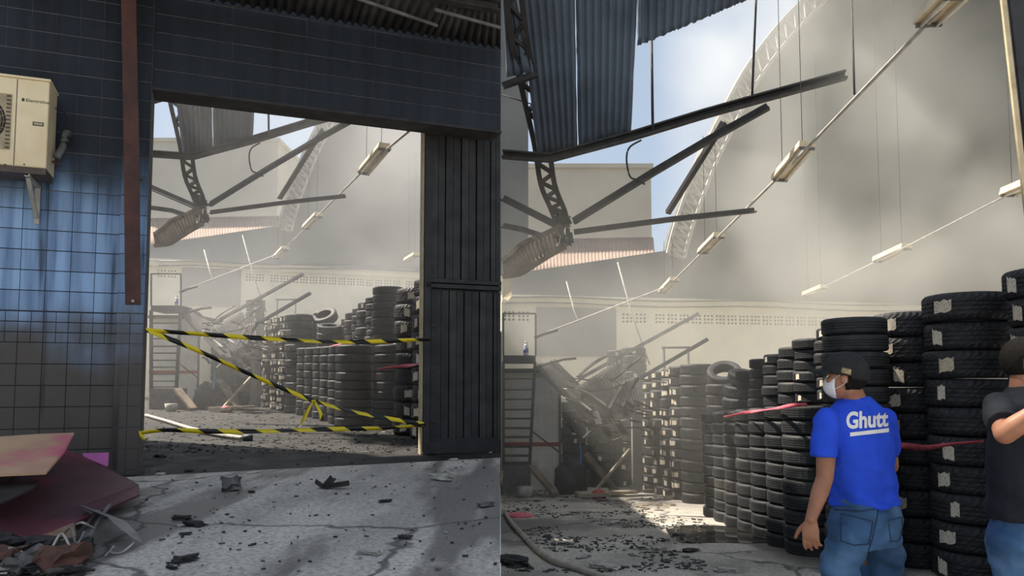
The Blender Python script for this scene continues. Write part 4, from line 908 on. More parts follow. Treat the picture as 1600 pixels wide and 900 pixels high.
    bar('fallen_beam', [(835, 528, 16.4), (850, 522, 16.4), (870, 516, 16.6)], 6, 'steel_dark', 'stubby dark rail sticking out beside the landing', prof='box')
    bar('fallen_beam', [(838, 574, 15.9), (880, 562, 15.9), (900, 560, 15.8)], 5, 'steel_dark', 'dark bar jutting from the landing', prof='box')
    fr2 = empty('pipe_frame', 'thin standing pipe frame behind the tyre stacks ' + sf, 'frame', loc=HF(1040, 18.6)); FL2 = fr2.location
    for a_, b_ in ((HF(1040, 18.6), H(1037, 542, 18.6)), (H(1034, 543, 18.6), H(1078, 543, 18.6)), (HF(1077, 18.6), H(1075, 541, 18.6))):
        mb = MB(); mb.sweep([a_ - FL2, b_ - FL2], circ(.03 * s, 6)); mb.build('pipe', MAT['steel_dark'], fr2, True)
    cb = HF(993, 16.4); ctop = H(993, 642, 16.4)
    mb = MB(); mb.box(V((cb.x, cb.y, (cb.z + ctop.z) / 2)), .19 * s, .19 * s, ctop.z - cb.z); mb.box(V((cb.x, cb.y, cb.z + .05)), .26 * s, .26 * s, .12); tag(mb.build('concrete_stump', MAT['plaster_grey']), 'broken grey concrete column beside the label-covered tyres ' + sf, 'column', kind='structure')
    # red and white machine
    m0 = HF(896, 19.0); mt0 = H(896, 620, 19.0); wv = 44 / FPX * 19 * (1 if R_ else .85)
    mc = empty('machine_cabinet', 'red and white machine cabinet half hidden behind the wreck ' + sf, 'machine', loc=m0); hh = mt0.z - m0.z
    mb = MB(); mb.box((0, .4, hh / 2), wv, .8, hh); mb.build('housing', MAT['white_tile'], mc)
    mb = MB(); mb.box((wv * .28, -.015, hh - .28), wv * .42, .03, .36); mb.build('red_panel', MAT['red'], mc)
    for k in range(5):
        mb = MB(); mb.box((-wv * .36 + k * wv * .09, -.02, hh - .28), .02, .03, .26); mb.build('grille_bar', MAT['steel_dark'], mc)
    mb = MB(); mb.box((-wv * .18, -.008, hh - .28), wv * .5, .01, .3); mb.build('grille_recess', MAT['char'], mc)
    # timber and bits on the floor
    for k, (u0, v0, d0, u1, d1, wd, mt3, lab) in enumerate(((916, 710, 15.9, 962, 15.3, .2, 'wood', 'broad scorched plank leaning at the tyre rack'), (984, 702, 15.9, 925, 15.2, .05, 'wood_pale', 'thin pole leaning across the scorched plank'))):
        mb = MB(); mb.sweep([H(u0, v0, d0), HF(u1, d1) + V((0, 0, .04))], rect(wd * s, .05 * s)); tag(mb.build('timber_plank', MAT[mt3]), lab + ' ' + sf, 'timber')
    for k, (ua, da, ub, db, lab) in enumerate(((898, 15.0, 992, 15.1, 'long pale board lying before the tyre rack'), (905, 14.7, 950, 14.5, 'short pale board lying before the scorched plank'))):
        mb = MB(); mb.sweep([HF(ua, da) + V((0, 0, .06)), HF(ub, db) + V((0, 0, .09))], rect(.22 * s, .06 * s)); tag(mb.build('timber_plank', MAT['wood_pale']), lab + ' ' + sf, 'timber')
    rb = HF(934, 14.6); bm = bmesh.new(); bmesh.ops.create_uvsphere(bm, u_segments=16, v_segments=10, radius=.13 * s)
    for v in bm.verts:
        v.co.z = max(v.co.z, -.06 * s) * .9; v.co.x *= 1.15
    me = bpy.data.meshes.new('red_helmet'); bm.to_mesh(me); bm.free(); o = link('red_helmet', me, MAT['red'], None, True); o.location = rb + V((0, 0, .06 * s)); tag(o, 'small red plastic bowl lying by the pale boards ' + sf, 'bowl')
    bu = HF(820, 14.9); mb = MB(); mb.sweep([V((0, 0, 0)), V((0, 0, .03)), V((0, 0, .2 * s))], circ(.16 * s, 14), up=V((0, 1, 0)), scales=[.6, .85, 1]); o = mb.build('plastic_basin', MAT['pale'], None, True); o.location = bu; tag(o, 'pale plastic basin on the floor by the stair plinth ' + sf, 'basin')
    # blue-strapped dark bag
    bg = HF(893, 15.6); bm = bmesh.new(); bmesh.ops.create_icosphere(bm, subdivisions=4, radius=1)
    for v in bm.verts:
        k_ = 1 + .22 * noise.noise(v.co * 2.1) + .10 * noise.noise(v.co * 5); v.co = V((v.co.x * .34 * s * k_, v.co.y * .26 * s * k_, max(-.02, (v.co.z * .42 * k_ + .3) * s)))
    me = bpy.data.meshes.new('rubbish_sack'); bm.to_mesh(me); bm.free(); o = link('rubbish_sack', me, MAT['char'], None, True); o.location = bg; tag(o, 'dark rubbish sack heaped beside the tiled block ' + sf, 'sack')
    hp = H(906, 692, 15.35); mb = MB(); mb.sweep(catmull([hp, hp + V((.02, 0, -.2 * s)), hp + V((.0, -.02, -.45 * s))]), circ(.018 * s, 6)); tag(mb.build('blue_hose', M('blue_plastic_' + side, (.05, .22, .5)), None, True), 'short blue hose hanging over the rubbish sack ' + sf, 'hose')
    return H, HF
HR, HFR = hall('R')
HL, HFL = hall('L')

# unseen pieces outside the picture, added for their light and shade
st_ = MB(); st_.box((0, -14, -.12), 70, 31, .24); tag(st_.build('ground_street', M('pale_street_concrete', (.5, .48, .45), (.38, .37, .35), 2, .85)), 'unseen pale concrete street added to bounce light onto the building', 'ground', kind='structure')  # pale ground added to bounce sun onto the facade
rv = []; rf_ = []; ys = [5.6, 9, 12, 15, 18, 21, 24.5]  # roof added out of view to shade the high right smoke
for y in ys:
    xl = 5.2 if y <= 12 else 5.2 + (y - 12) * .30; zz_ = max(9.9, 2.1 + .53 * y)
    for k in range(8): rv.append(V((xl + (18.1 - xl) * k / 7, y, zz_ + 1.6 * math.sin(math.pi * k / 8))))
for i in range(len(ys) - 1):
    for k in range(7): rf_.append((i * 8 + k, i * 8 + k + 1, i * 8 + k + 9, i * 8 + k + 8))
o = mesh_obj('roof_open_hall_shade', rv, rf_, MAT['roof_tin']); md = o.modifiers.new('t', 'SOLIDIFY'); md.thickness = .08; tag(o, 'unseen barrel roof added to shade the smoke of the open hall', 'roof', kind='structure')
# side walls out of the picture that close the halls
mb = MB(); mb.box((18.2, 15, 7), .3, 20, 17.4); tag(mb.build('wall_right', MAT['plaster_grey']), 'grey side wall of the open hall', 'wall', kind='structure')
mb = MB(); mb.box((-18.5, 17, 3), .3, 26, 5); tag(mb.build('wall_left', MAT['plaster_grey']), 'grey side wall of the gated hall', 'wall', kind='structure')
mb = MB(); mb.box((0, 42, -1.9), 80, 28, .3); tag(mb.build('ground_yard', MAT['concrete']), 'yard ground beyond the back walls', 'ground', kind='structure')

# ------------------------------------------------------------------ tyres
def tyre_mesh(name, nseg, lugs, mat):
    prof = [(.60, .14), (.615, .05), (.72, .015), (.84, 0.0), (.93, .03), (.972, .09), (.995, .16)]
    tread = []
    for k in range(4):
        a = .20 + k * .155; tread += [(1.0, a), (1.0, a + .105), (.968, a + .112), (.968, a + .148)]
    tread = tread[:-2]
    mir = [(r, 1 - z) for r, z in reversed(prof)]
    inner = [(.66, .9), (.88, .86), (.93, .5), (.88, .14), (.66, .10)]
    pr = prof + tread + mir + inner; n = len(pr); vs = []; fs = []
    for i in range(nseg):
        for j, (r, z) in enumerate(pr):
            k = 0.0
            if lugs:
                if (4 <= j <= 6 or n - 5 - 7 <= j <= n - 5 - 5): k = -.028 if i % 2 else .0
                elif .97 < r and 7 <= j < 7 + len(tread): k = -.012 if (i + j // 2) % 3 == 0 else 0
            sk = (z - .5) * .10 if lugs else 0
            a = 2 * math.pi * i / nseg + sk
            vs.append(((r + k) * math.cos(a), (r + k) * math.sin(a), z))
    for i in range(nseg):
        i2 = (i + 1) % nseg
        for j in range(n):
            j2 = (j + 1) % n; fs.append((i * n + j, i2 * n + j, i2 * n + j2, i * n + j2))
    me = bpy.data.meshes.new(name); me.from_pydata(vs, [], fs); me.materials.append(mat)
    if not lugs:
        for p in me.polygons: p.use_smooth = False
    return me
TY_NEAR = tyre_mesh('tyre_near', 72, True, MAT['rubber'])
TY_FAR = tyre_mesh('tyre_far', 30, False, MAT['rubber_dust'])
TY_DARK = tyre_mesh('tyre_dark', 34, False, MAT['rubber'])
TY_LOW = tyre_mesh('tyre_low', 16, False, MAT['rubber_dust'])
def sticker_mesh(da, z0, z1, skew, seed):
    rnd = random.Random(seed); n = 5; vs = []; fs = []
    for i in range(n + 1):
        a = -da / 2 + da * i / n
        jz0, jz1 = rnd.uniform(-.04, .04), rnd.uniform(-.05, .05)
        for z in (z0 + jz0 + skew * a, z1 + jz1 + skew * a):
            for r in (1.002, 1.012): vs.append((r * math.cos(a), r * math.sin(a), z))
    for i in range(n):
        k = 4 * i; fs += [(k + 1, k + 5, k + 7, k + 3), (k, k + 2, k + 6, k + 4), (k + 2, k + 3, k + 7, k + 6), (k, k + 4, k + 5, k + 1)]
    fs += [(0, 1, 3, 2), (4 * n, 4 * n + 2, 4 * n + 3, 4 * n + 1)]
    me = bpy.data.meshes.new('sticker'); me.from_pydata(vs, [], fs); me.materials.append(MAT['paper']); return me
STK = [sticker_mesh(.34, .25, .72, .3, 1), sticker_mesh(.28, .2, .7, -.35, 2), sticker_mesh(.42, .3, .72, .1, 3), sticker_mesh(.2, .25, .75, 0, 4)]
ORD = 'bottom second third fourth fifth sixth seventh eighth ninth tenth eleventh twelfth thirteenth fourteenth fifteenth sixteenth seventeenth eighteenth'.split()
TYRES = []   # (pixel size, matrix, mesh, label, group, stickers)
def ordinal(i): return 'bottom tyre' if i == 0 else ORD[i] + ' tyre up'
def tyre(loc, R, w_, mesh, label, group, stk=(), rot=None, size=None, hidden=False):
    rot = rot or (Matrix.Rotation(random.uniform(-.012, .012), 4, 'X') @ Matrix.Rotation(random.uniform(-.012, .012), 4, 'Y'))
    px = R * 2 * FPX / loc[1]
    TYRES.append((0 if hidden else px, Matrix.Translation(loc) @ rot @ Matrix.Diagonal((R, R, w_, 1)), mesh, label, group, stk))
def stack(x, d, zfun, n, R, w_, mesh, desc, group, stk=None, jit=.012, hidden=0, z0=None, first=0, lean=(0, 0)):
    rnd = random.Random(int(x * 1000 + d * 77)); z = zfun(d) if z0 is None else z0
    for i in range(n):
        r = R * rnd.uniform(.97, 1.0)
        px, py = x + rnd.uniform(-jit, jit) + lean[0] * i, d + rnd.uniform(-jit, jit) + lean[1] * i
        st = stk(i, rnd) if stk else ()
        tyre((px, py, z), r, w_ * .985, mesh, ordinal(i + first) + ' ' + desc, group, st, hidden=i < hidden)
        z += w_
    return z
def face(x, d, off=0.0): return math.atan2(-d, -x) + off     # angle of the tread facing the viewer; off<0 turns to the left flank
def xr(u, d): return (u - 800) / FPX * d
def one(x, d, offs, kinds=(0, 1, 2, 3), prob=1.0):
    def f(i, rnd):
        out = []
        for o in offs:
            if rnd.random() < prob: out.append((rnd.choice(kinds), face(x, d, o + rnd.uniform(-.12, .12))))
        return out
    return f
G1 = 'tyres in the long wall of the open hall'; G2 = 'large tyres in the front stacks of the open hall'; G3 = 'label-covered far tyres in the open hall'
ordw = ['nearest', 'second nearest', 'third', 'fourth', 'fifth', 'sixth', 'farthest']
tops = []
for i, d in enumerate((8.15, 8.72, 9.3, 9.87, 10.45, 11.0, 11.6)):
    z = stack(3.14, d, zR, 10, .285, .154, TY_FAR, 'in the %s lower stack of the long tyre wall' % ordw[i], G1); tops.append(z)
stack(3.40, 7.57, zR, 10, .28, .154, TY_FAR, 'in the lower stack hidden behind the man in blue', G1, hidden=8)
for k, (d, zt, lab, n) in enumerate(((7.69, 2.10, 'nearest the man in blue', 6), (8.20, 2.02, 'second from the man in blue', 6), (8.72, 1.96, 'third from the man in blue', 5), (9.26, 1.90, 'fourth from the man in blue', 5), (9.80, 1.86, 'fifth from the man in blue', 5), (10.36, 1.72, 'farthest from the man in blue', 4))):
    zb_ = zR(d) + 1.54 + .015; x = 3.27 + (.03 if k == 0 else 0)
    stack(x, d, zR, n, .255, (zt - zb_) / n, TY_FAR, 'above the pink strip, column ' + lab, G1, z0=zb_, jit=.02, stk=one(x, d, (-1.0,), (3,), .12))
d = 6.95; stack(3.10, d, zR, 15, .285, .152, TY_DARK, 'in the tall dark stack behind the man in blue', G1, jit=.008, hidden=3)
x1, d1 = 3.90, 7.52; x2, d2 = 4.07, 6.82; x3, d3 = 4.30, 6.03
stack(x1, d1, zR, 10, .335, .2415, TY_NEAR, 'in the big stack beside the shoulder of the blue shirt', G2, stk=lambda i, r: [] if i in (3, 4) else [(i % 3, face(x1, d1, -.62 + (i % 4) * .1))], jit=.018)
stack(x2, d2, zR, 10, .37, .247, TY_NEAR, 'in the big stack between the two men', G2, stk=lambda i, r: [] if i == 5 else [((i + 1) % 4, face(x2, d2, -.85 + (i * 7 % 5) * .1))], jit=.022)
stack(x3, d3, zR, 11, .36, .231, TY_NEAR, 'in the stack behind the man in black', G2, stk=lambda i, r: [(1, face(x3, d3, -.9))] if i > 7 else [], jit=.02, hidden=3)
dA = 13.8; xA = xr(1088, dA)
stack(xA, dA, zR, 13, .30, .189, TY_DARK, 'in the dark far stack before the wreck', G3, jit=.02)
for k, (d, ul) in enumerate(((14.42, 1046), (15.02, 1031), (15.62, 1016), (16.22, 1003))):
    x = xr(ul, d) + .29
    stack(x, d, zR, 13, .285, .19, TY_FAR, 'in the %s label-covered stack beyond the dark stack' % ('first', 'second', 'third', 'last')[k], G3, stk=one(x, d, (-1.25, -.8) if k < 2 else (-1.0,), (1, 2, 3), .8), jit=.035)
dB = 12.62; xB = 3.46; zB = stack(xB, dB, zR, 12, .285, .169, TY_DARK, 'in the stack under the tilted tyre', G3, jit=.02)
tyre((xB + .02, dB - .02, zB + .16), .28, .19, TY_FAR, 'single tyre tilted on top of the far stacks', G3, rot=Matrix.Rotation(-.25, 4, 'Y') @ Matrix.Rotation(.62, 4, 'X') @ Matrix.Translation((0, 0, -.1)))
zz = tops[4] + .02
for k, (dx, rx, ry) in enumerate(((0, .10, -.05), (.01, .16, .04), (.06, .34, .12))):
    tyre((xr(1157, 10.95) + dx, 10.95, zz + k * .16 + (.02 if k == 2 else 0)), .26, .155, TY_FAR, ('lowest', 'middle', 'topmost')[k] + ' tyre of the loose three lying on the long wall', G1, rot=Matrix.Rotation(rx, 4, 'X') @ Matrix.Rotation(ry, 4, 'Y'))
dS_ = 12.14; tyre((3.42, dS_ + .09, zR(dS_) + .385), .385, .17, TY_FAR, 'tyre standing on edge at the far end of the long wall', G1, rot=Matrix.Rotation(math.pi / 2, 4, 'X') @ Matrix.Rotation(.06, 4, 'Y'))
for k, (u, d) in enumerate(((897, 17.6), (936, 17.7), (972, 17.8))):
    stack(xr(u, d), d, zR, 9, .3, .192, TY_DARK, 'of the dark rack stack %s' % ('beside the tiled block', 'in the middle of the wreck', 'beside the broken column')[k], 'tyres in the far rack of the open hall', jit=.03, stk=one(xr(u, d), d, (.1,), (1, 3), .15))
for k, (u, d) in enumerate(((968, 19.2), (990, 18.55))):
    stack(xr(u, d), d, zR, 17, .3, .192, TY_DARK, 'of the %s tall stack rising behind the wreck' % ('farther', 'nearer')[k], 'tyres in the far rack of the open hall', jit=.03, hidden=12, stk=one(xr(u, d), d, (.0,), (1, 3), .8))
# gated hall
H1 = 'tyres stacked inside the gateway'
for k, (ul, d) in enumerate(((524, 13.05), (513, 13.65), (500, 14.2), (489, 14.75), (476, 15.25), (464, 15.75))):
    R = .325 if k == 0 else .275; x = xr(ul, d) + R
    stack(x, d, zL, 9, R, .151, TY_DARK if k < 2 else TY_FAR, 'of the %s lower stack in the gateway tyre wall' % ('widest', 'second', 'third', 'fourth', 'fifth', 'farthest')[k], H1, jit=.01)
xg, dg_ = -1.96, 12.75; stack(xg, dg_, zL, 9, .325, .151, TY_DARK, 'of the lower stack beside the big labelled gateway stacks', H1, jit=.01)
for k, (ul, d, zt) in enumerate(((580, 12.85, 3.16), (570, 13.45, 3.05), (556, 14.05, 3.03), (548, 14.6, 2.98), (537, 15.1, 2.93), (530, 15.6, 2.86))):
    x = xr(ul, d) + .27; zb_ = zL(d)
    if k < 2: stack(x, d, zL, 7, .265, (zt - zb_ - 1.40) / 7, TY_DARK if k == 0 else TY_FAR, 'of the %s upper column above the gateway tyre wall' % ('nearest', 'second')[k], H1, z0=zb_ + 1.40, jit=.02)
    else: stack(x, d, zL, 14, .265, (zt - zb_) / 14, TY_FAR, 'of the %s back column above the gateway tyre wall' % ('third', 'fourth', 'fifth', 'last')[k - 2], H1, jit=.02, hidden=8, stk=one(x, d, (-.8,), (3,), .25))
xa, da = -1.45, 11.6; xb, db = -1.08, 10.93
stack(xa, da, zL, 9, .325, .242, TY_NEAR, 'in the big labelled stack seen left of the gate edge', H1, stk=lambda i, r: [] if i in (3, 4) else [(i % 3, face(xa, da, -.55 + (i % 3) * .15))], jit=.02)
stack(xb, db, zL, 9, .345, .25, TY_NEAR, 'in the labelled stack half hidden by the gate edge', H1, stk=lambda i, r: [((i + 1) % 4, face(xb, db, -.95 + (i % 3) * .12))], jit=.02)
dq = 16.45; xq = xr(467, dq); stack(xq, dq, zL, 13, .295, .161, TY_DARK, 'in the dark gateway stack before the wreck', H1, jit=.02)
for k, (d, ul) in enumerate(((17.1, 434), (17.75, 423), (18.4, 411))):
    x = xr(ul, d) + .28; stack(x, d, zL, 13, .27, .162, TY_FAR, 'in the %s label-covered gateway stack' % ('first', 'second', 'last')[k], H1, stk=one(x, d, (-1.2, -.75), (1, 2, 3), .8), jit=.035)
dq2 = 16.6; xq2 = xr(505, dq2); zq2 = stack(xq2, dq2, zL, 12, .28, .158, TY_DARK, 'of the gateway stack under the tilted tyre', H1, jit=.02, hidden=6)
tyre((xq2 + .02, dq2, zq2 + .15), .28, .19, TY_FAR, 'single tyre tilted on top of the gateway stacks', H1, rot=Matrix.Rotation(-.25, 4, 'Y') @ Matrix.Rotation(.62, 4, 'X') @ Matrix.Translation((0, 0, -.1)))
for k in range(3):
    tyre((xr(514, 15.5), 15.5, zL(15.3) + 9 * .151 + .03 + k * .15), .25, .145, TY_FAR, ('lowest', 'middle', 'topmost')[k] + ' tyre of the loose three on the gateway tyre wall', H1, rot=Matrix.Rotation(.1 + .08 * k, 4, 'X') @ Matrix.Rotation(-.04 + .05 * k, 4, 'Y'))
for k, (u, d) in enumerate(((897, 17.6), (936, 17.7), (972, 17.8))):
    q = HFL(u, d); stack(q.x, q.y, zL, 9, .255, .163, TY_DARK, 'of the gateway rack stack %s' % ('beside the tiled block', 'in the middle of the wreck', 'beside the broken column')[k], 'tyres in the far rack inside the gateway', jit=.03, stk=one(q.x, q.y, (.1,), (1, 3), .2))
q = HFL(990, 18.55); stack(q.x, q.y, zL, 17, .255, .163, TY_DARK, 'of the tall gateway stack behind the wreck', 'tyres in the far rack inside the gateway', jit=.03, hidden=11, stk=one(q.x, q.y, (0,), (1, 3), .8))
order = sorted(range(len(TYRES)), key=lambda i: -TYRES[i][0])
keep = set(i for i in order[:300] if TYRES[i][0] > 0)
rest_v = []; rest_f = []; st_v = []; st_f = []
lowv = [v.co.copy() for v in TY_LOW.vertices]; lowf = [tuple(p.vertices) for p in TY_LOW.polygons]
for i, (px, mtx, me, lab, grp, stk) in enumerate(TYRES):
    if i in keep:
        o = inst('tyre', me, None, mtx @ Matrix.Rotation(0, 4, 'Z')); tag(o, lab, 'tyre', grp)
        for kind, ang in stk:
            inst('sticker', STK[kind], o, Matrix.Rotation(ang, 4, 'Z'))
    else:
        n = len(rest_v); rest_v += [mtx @ v for v in lowv]; rest_f += [tuple(a + n for a in f) for f in lowf]
        for kind, ang in stk:
            n = len(st_v); mt2 = mtx @ Matrix.Rotation(ang, 4, 'Z'); st_v += [mt2 @ v.co for v in STK[kind].vertices]; st_f += [tuple(a + n for a in p.vertices) for p in STK[kind].polygons]
MAT['paper_plain'] = M('pale_paper', (.68, .62, .5), (.5, .44, .35), 30, .7)
if rest_v:
    tm_ = tag(mesh_obj('tyre_mass', rest_v, rest_f, MAT['rubber_dust']), 'remaining small and half-hidden tyres deep in the stacks', 'tyres', kind='stuff')
    if st_v: mesh_obj('sticker_mass', st_v, st_f, MAT['paper_plain'], tm_)['kind'] = 'stuff'

# ------------------------------------------------------------------ pink strips, puddle, hose, loose bits of the open hall
def rag(pts, wd, lab, seed):
    tag(ribbon('plastic_strip', pts, wd, MAT['pink_rag'], None, 1.1, seed, n=8), lab, 'strip')
rag([P(1132, 652, 10.15), P(1165, 645, 9.25), P(1205, 639, 8.33), P(1235, 634, 7.78), P(1262, 632, 7.5)], .04, 'pink plastic strip laid along the long tyre wall', 1)
rag([P(1394, 694, 7.1), P(1418, 697, 7.0), P(1450, 699, 6.55), P(1485, 694, 6.35), P(1536, 690, 6.3)], .055, 'torn pink plastic strip across the big front stacks', 2)
rag([P(592, 577, 11.5), P(610, 574, 11.2), P(630, 572, 11.1), P(648, 570, 10.6), P(660, 567, 10.5)], .05, 'torn pink plastic strip across the gateway stacks', 3)
rag([P(500, 546, 15), P(530, 538, 14), P(560, 534, 12.8), P(610, 536, 12.3)], .03, 'pink plastic strip laid along the gateway tyre wall', 4)
pd = [(1040, 828), (1062, 822), (1100, 821), (1150, 824), (1200, 834), (1215, 846), (1180, 849), (1120, 848), (1070, 849), (1050, 840)]
MP = M('still_dirty_water', (.02, .019, .017), (.03, .028, .024), 1, .06, bump=0, spec=.6)
c = catmull([GR(*q) for q in pd] + [GR(*pd[0])], 4)[:-1]
o = slab('puddle', [p + V((0, 0, .006)) for p in c], .006, MP); tag(o, 'dark puddle on the floor before the long tyre wall', 'puddle')
hp = [(789, 804), (800, 822), (815, 838), (826, 850), (842, 866), (866, 882), (892, 890), (925, 901), (960, 915)]
mb = MB(); mb.sweep(catmull([GR(*q) + V((0, 0, .03)) for q in hp]), circ(.032, 10)); tag(mb.build('fire_hose', MAT['hose'], None, True), 'cream fire hose snaking over the open hall floor', 'hose')
rd = GR(812, 807); mb = MB(); mb.sweep([rd, rd + V((0, 0, .03)), rd + V((0, 0, .05))], circ(.2, 18), up=V((0, 1, 0)), scales=[1, .95, .5]); tag(mb.build('plastic_disc', MAT['pink_rag']), 'faded red plastic disc lying near the fire hose', 'plastic disc')
for k, (u, v_, sz, mt_, lab) in enumerate(((960, 818, .14, 'pale', 'pale crumpled paper in the middle of the hall floor'), (911, 872, .12, 'pale', 'white lump on the hall floor near the hose'), (943, 888, .2, 'pale', 'torn pale carton at the front of the hall floor'), (1133, 893, .14, 'pale', 'white metal bit at the near edge of the hall floor'), (912, 839, .1, 'pale', 'small white scrap left of the puddle'), (900, 776, .14, 'pale', 'flat white scrap before the timber boards'), (840, 783, .1, 'ash', 'grey rag on the floor before the steps'), (1062, 836, .12, 'ash', 'grey lump at the edge of the puddle'), (1020, 770, .3, 'wood', 'orange-brown carton heap at the foot of the labelled tyres'), (1052, 780, .25, 'wood_pale', 'pale carton pieces at the foot of the dark stack'), (800, 882, .3, 'char', 'charred board scrap by the partition'), (940, 783, .16, 'ash', 'grey plaster lump before the boards'), (1465, 893, .10, 'char', 'charred lump at the foot of the big stack'), (1080, 862, .14, 'char', 'flat charred flake in front of the puddle'))):
    chunk('debris_scrap', GR(u, v_), (sz * 1.2, sz * .6, sz * .18), 80 + k, MAT[mt_], lab, 'debris', rz=random.uniform(-1, 1), group='scraps on the open hall floor')
rnd = random.Random(11)
def in_hall(p): return p.x > edgeX(p.y) + .05 and p.x < 2.75
sp = [GR(783 + 320 * rnd.random(), 745 + 150 * rnd.random() ** 1.3) for _ in range(2800)]
litter('debris_litter', [p for p in sp if in_hall(p) and noise.noise(p * 1.3) > .02], LM, 'burnt crumbs and splinters strewn over the open hall floor', 12, (.015, .075))
sp = [GR(rnd.gauss(1035, 22), rnd.gauss(777, 9)) for _ in range(260)]
litter('debris_litter', [p for p in sp if in_hall(p) and p.y < 13.4], [MAT['wood_pale'], MAT['wood'], MAT['pale']], 'pale splintered cartons piled at the foot of the labelled tyres', 13, (.05, .22))
# doorpost at the edge of the view
d_ = 4.75; a0, a1 = P(1563, -40, d_), P(1601, 300, d_); dv = (a1 - a0).normalized(); kf = (zR(d_) - a0.z) / dv.z; a2 = a0 + dv * kf
a_top = a0 - dv * 1.0
dp = empty('doorpost', 'tall dark doorpost with a cream edge beside the tyre stacks', 'doorpost', loc=a2, kind='structure')
mb = MB(); mb.sweep([a_top - a2, V((0, 0, 0))], rect(.03, .02), up=V((0, 1, 0))); mb.build('cream_edge', MAT['jamb'], dp)
mb = MB(); mb.sweep([a_top - a2 + V((.43, .02, 0)), V((.43, .02, 0))], rect(.8, .08), up=V((0, 1, 0))); mb.build('door_panel', MAT['metal_gate'], dp)

# ------------------------------------------------------------------ people
class Flesh:
    def __init__(s): s.mb = MB()
    def ball(s, c, rx, ry=None, rz=None, R=None, n=14, m=9):
        ry = ry or rx; rz = rz or rx; vs = []; fs = []; c = V(c)
        for i in range(1, m):
            t = math.pi * i / m
            for j in range(n):
                a = 2 * math.pi * j / n; p = V((rx * math.sin(t) * math.cos(a), ry * math.sin(t) * math.sin(a), rz * math.cos(t))); vs.append(c + (R @ p if R else p))
        top = len(vs); vs.append(c + (R @ V((0, 0, rz)) if R else V((0, 0, rz)))); vs.append(c - (R @ V((0, 0, rz)) if R else V((0, 0, rz))))
        for i in range(m - 2):
            for j in range(n):
                k = (j + 1) % n; fs.append((i * n + j, (i + 1) * n + j, (i + 1) * n + k, i * n + k))
        for j in range(n):
            k = (j + 1) % n; fs.append((top, j, k)); fs.append((top + 1, (m - 2) * n + k, (m - 2) * n + j))
        s.mb.add(vs, fs); return s
    def limb(s, pts):      # [(point, radius)]
        for (p, r), (q, t) in zip(pts, pts[1:]):
            s.mb.sweep([p, V(p).lerp(V(q), .5), q], circ(1, 14), scales=[r, (r + t) / 2, t]); s.ball(p, r * .995); s.ball(q, t * .995)
        return s
    def loft(s, rings, n=22):   # [(centre, half vec a, half vec b)]
        vs = []; fs = []
        for c, a, b in rings:
            for j in range(n):
                t = 2 * math.pi * j / n; ca, sa = math.cos(t), math.sin(t)
                ca = math.copysign(abs(ca) ** .85, ca); sa = math.copysign(abs(sa) ** .85, sa); vs.append(c + a * ca + b * sa)
        for i in range(len(rings) - 1):
            for j in range(n):
                k = (j + 1) % n; fs.append((i * n + j, i * n + k, (i + 1) * n + k, (i + 1) * n + j))
        fs.append(tuple(range(n - 1, -1, -1))); fs.append(tuple((len(rings) - 1) * n + j for j in range(n)))
        s.mb.add(vs, fs); return s
    def grow(s, name, mat, voxel, smooth, base, parent=None, fold=None, iters=None):
        me = bpy.data.meshes.new('t'); me.from_pydata([tuple(v) for v in s.mb.v], [], s.mb.f)
        bm = bmesh.new(); bm.from_mesh(me); bmesh.ops.recalc_face_normals(bm, faces=bm.faces); bm.to_mesh(me); bm.free()
        ob = bpy.data.objects.new('t', me); COL.objects.link(ob)
        r = ob.modifiers.new('r', 'REMESH'); r.mode = 'VOXEL'; r.voxel_size = voxel
        k = ob.modifiers.new('s', 'SMOOTH'); k.factor = .5; k.iterations = smooth
        dg = bpy.context.evaluated_depsgraph_get(); out = bpy.data.meshes.new_from_object(ob.evaluated_get(dg)); bpy.data.objects.remove(ob)
        if fold:
            nr = [v.normal.copy() for v in out.vertices]
            for v, n_ in zip(out.vertices, nr): v.co = v.co + n_ * fold(v.co, n_)
        bv = BVHTree.FromPolygons([v.co.copy() for v in out.vertices], [tuple(p.vertices) for p in out.polygons])
        for v in out.vertices: v.co = v.co - base
        o = link(name, out, mat, parent, True)
        if parent is None: o.location = base
        return o, bv
def hit(bv, u, v, off=.003):
    r = ray(u, v).normalized(); h = bv.ray_cast(EYEP, r)
    return None if h[0] is None else h[0] + h[1] * off
def hand(fl, wrist, dr, across, palm_n, L=.175, curl=.5, sc_=1.0):
    """fingers along dr, index..little along across (index first at +across), palm faces palm_n"""
    dr, across, palm_n = dr.normalized(), across.normalized(), palm_n.normalized(); k = L / .185
    rings = []
    for t, hw, hd in ((0, .026, .02), (.025, .032, .018), (.055, .040, .016), (.085, .041, .014), (.098, .036, .011)):
        rings.append((wrist + dr * t * k, across * hw * k, palm_n * hd * k))
    fl.loft(rings, 14)
    for j, (off, ln) in enumerate(((.031, .074), (.0105, .082), (-.0105, .076), (-.030, .060))):
        p = wrist + dr * .088 * k + across * off * k; d0 = (dr + across * off * 2.2).normalized(); pts = [(p, .0100 * k)]; ang = curl * (.55 + .12 * j)
        for q, (f_, r_) in enumerate(((.45, .0094), (.30, .0086), (.25, .0074))):
            a = ang * (q + .6); dd = (d0 * math.cos(a) + palm_n * math.sin(a)).normalized(); p = p + dd * ln * f_ * k; pts.append((p, r_ * k))
        fl.limb(pts)
    p = wrist + dr * .028 * k + across * .026 * k; td = (dr * .62 + across * .72 + palm_n * .35).normalized(); pts = [(p, .0145 * k)]
    for f_, r_ in ((.042, .0125), (.032, .0108), (.026, .0088)):
        p = p + td * f_ * k; pts.append((p, r_ * k)); td = (td + dr * .35 + palm_n * .12).normalized()
    fl.limb(pts)
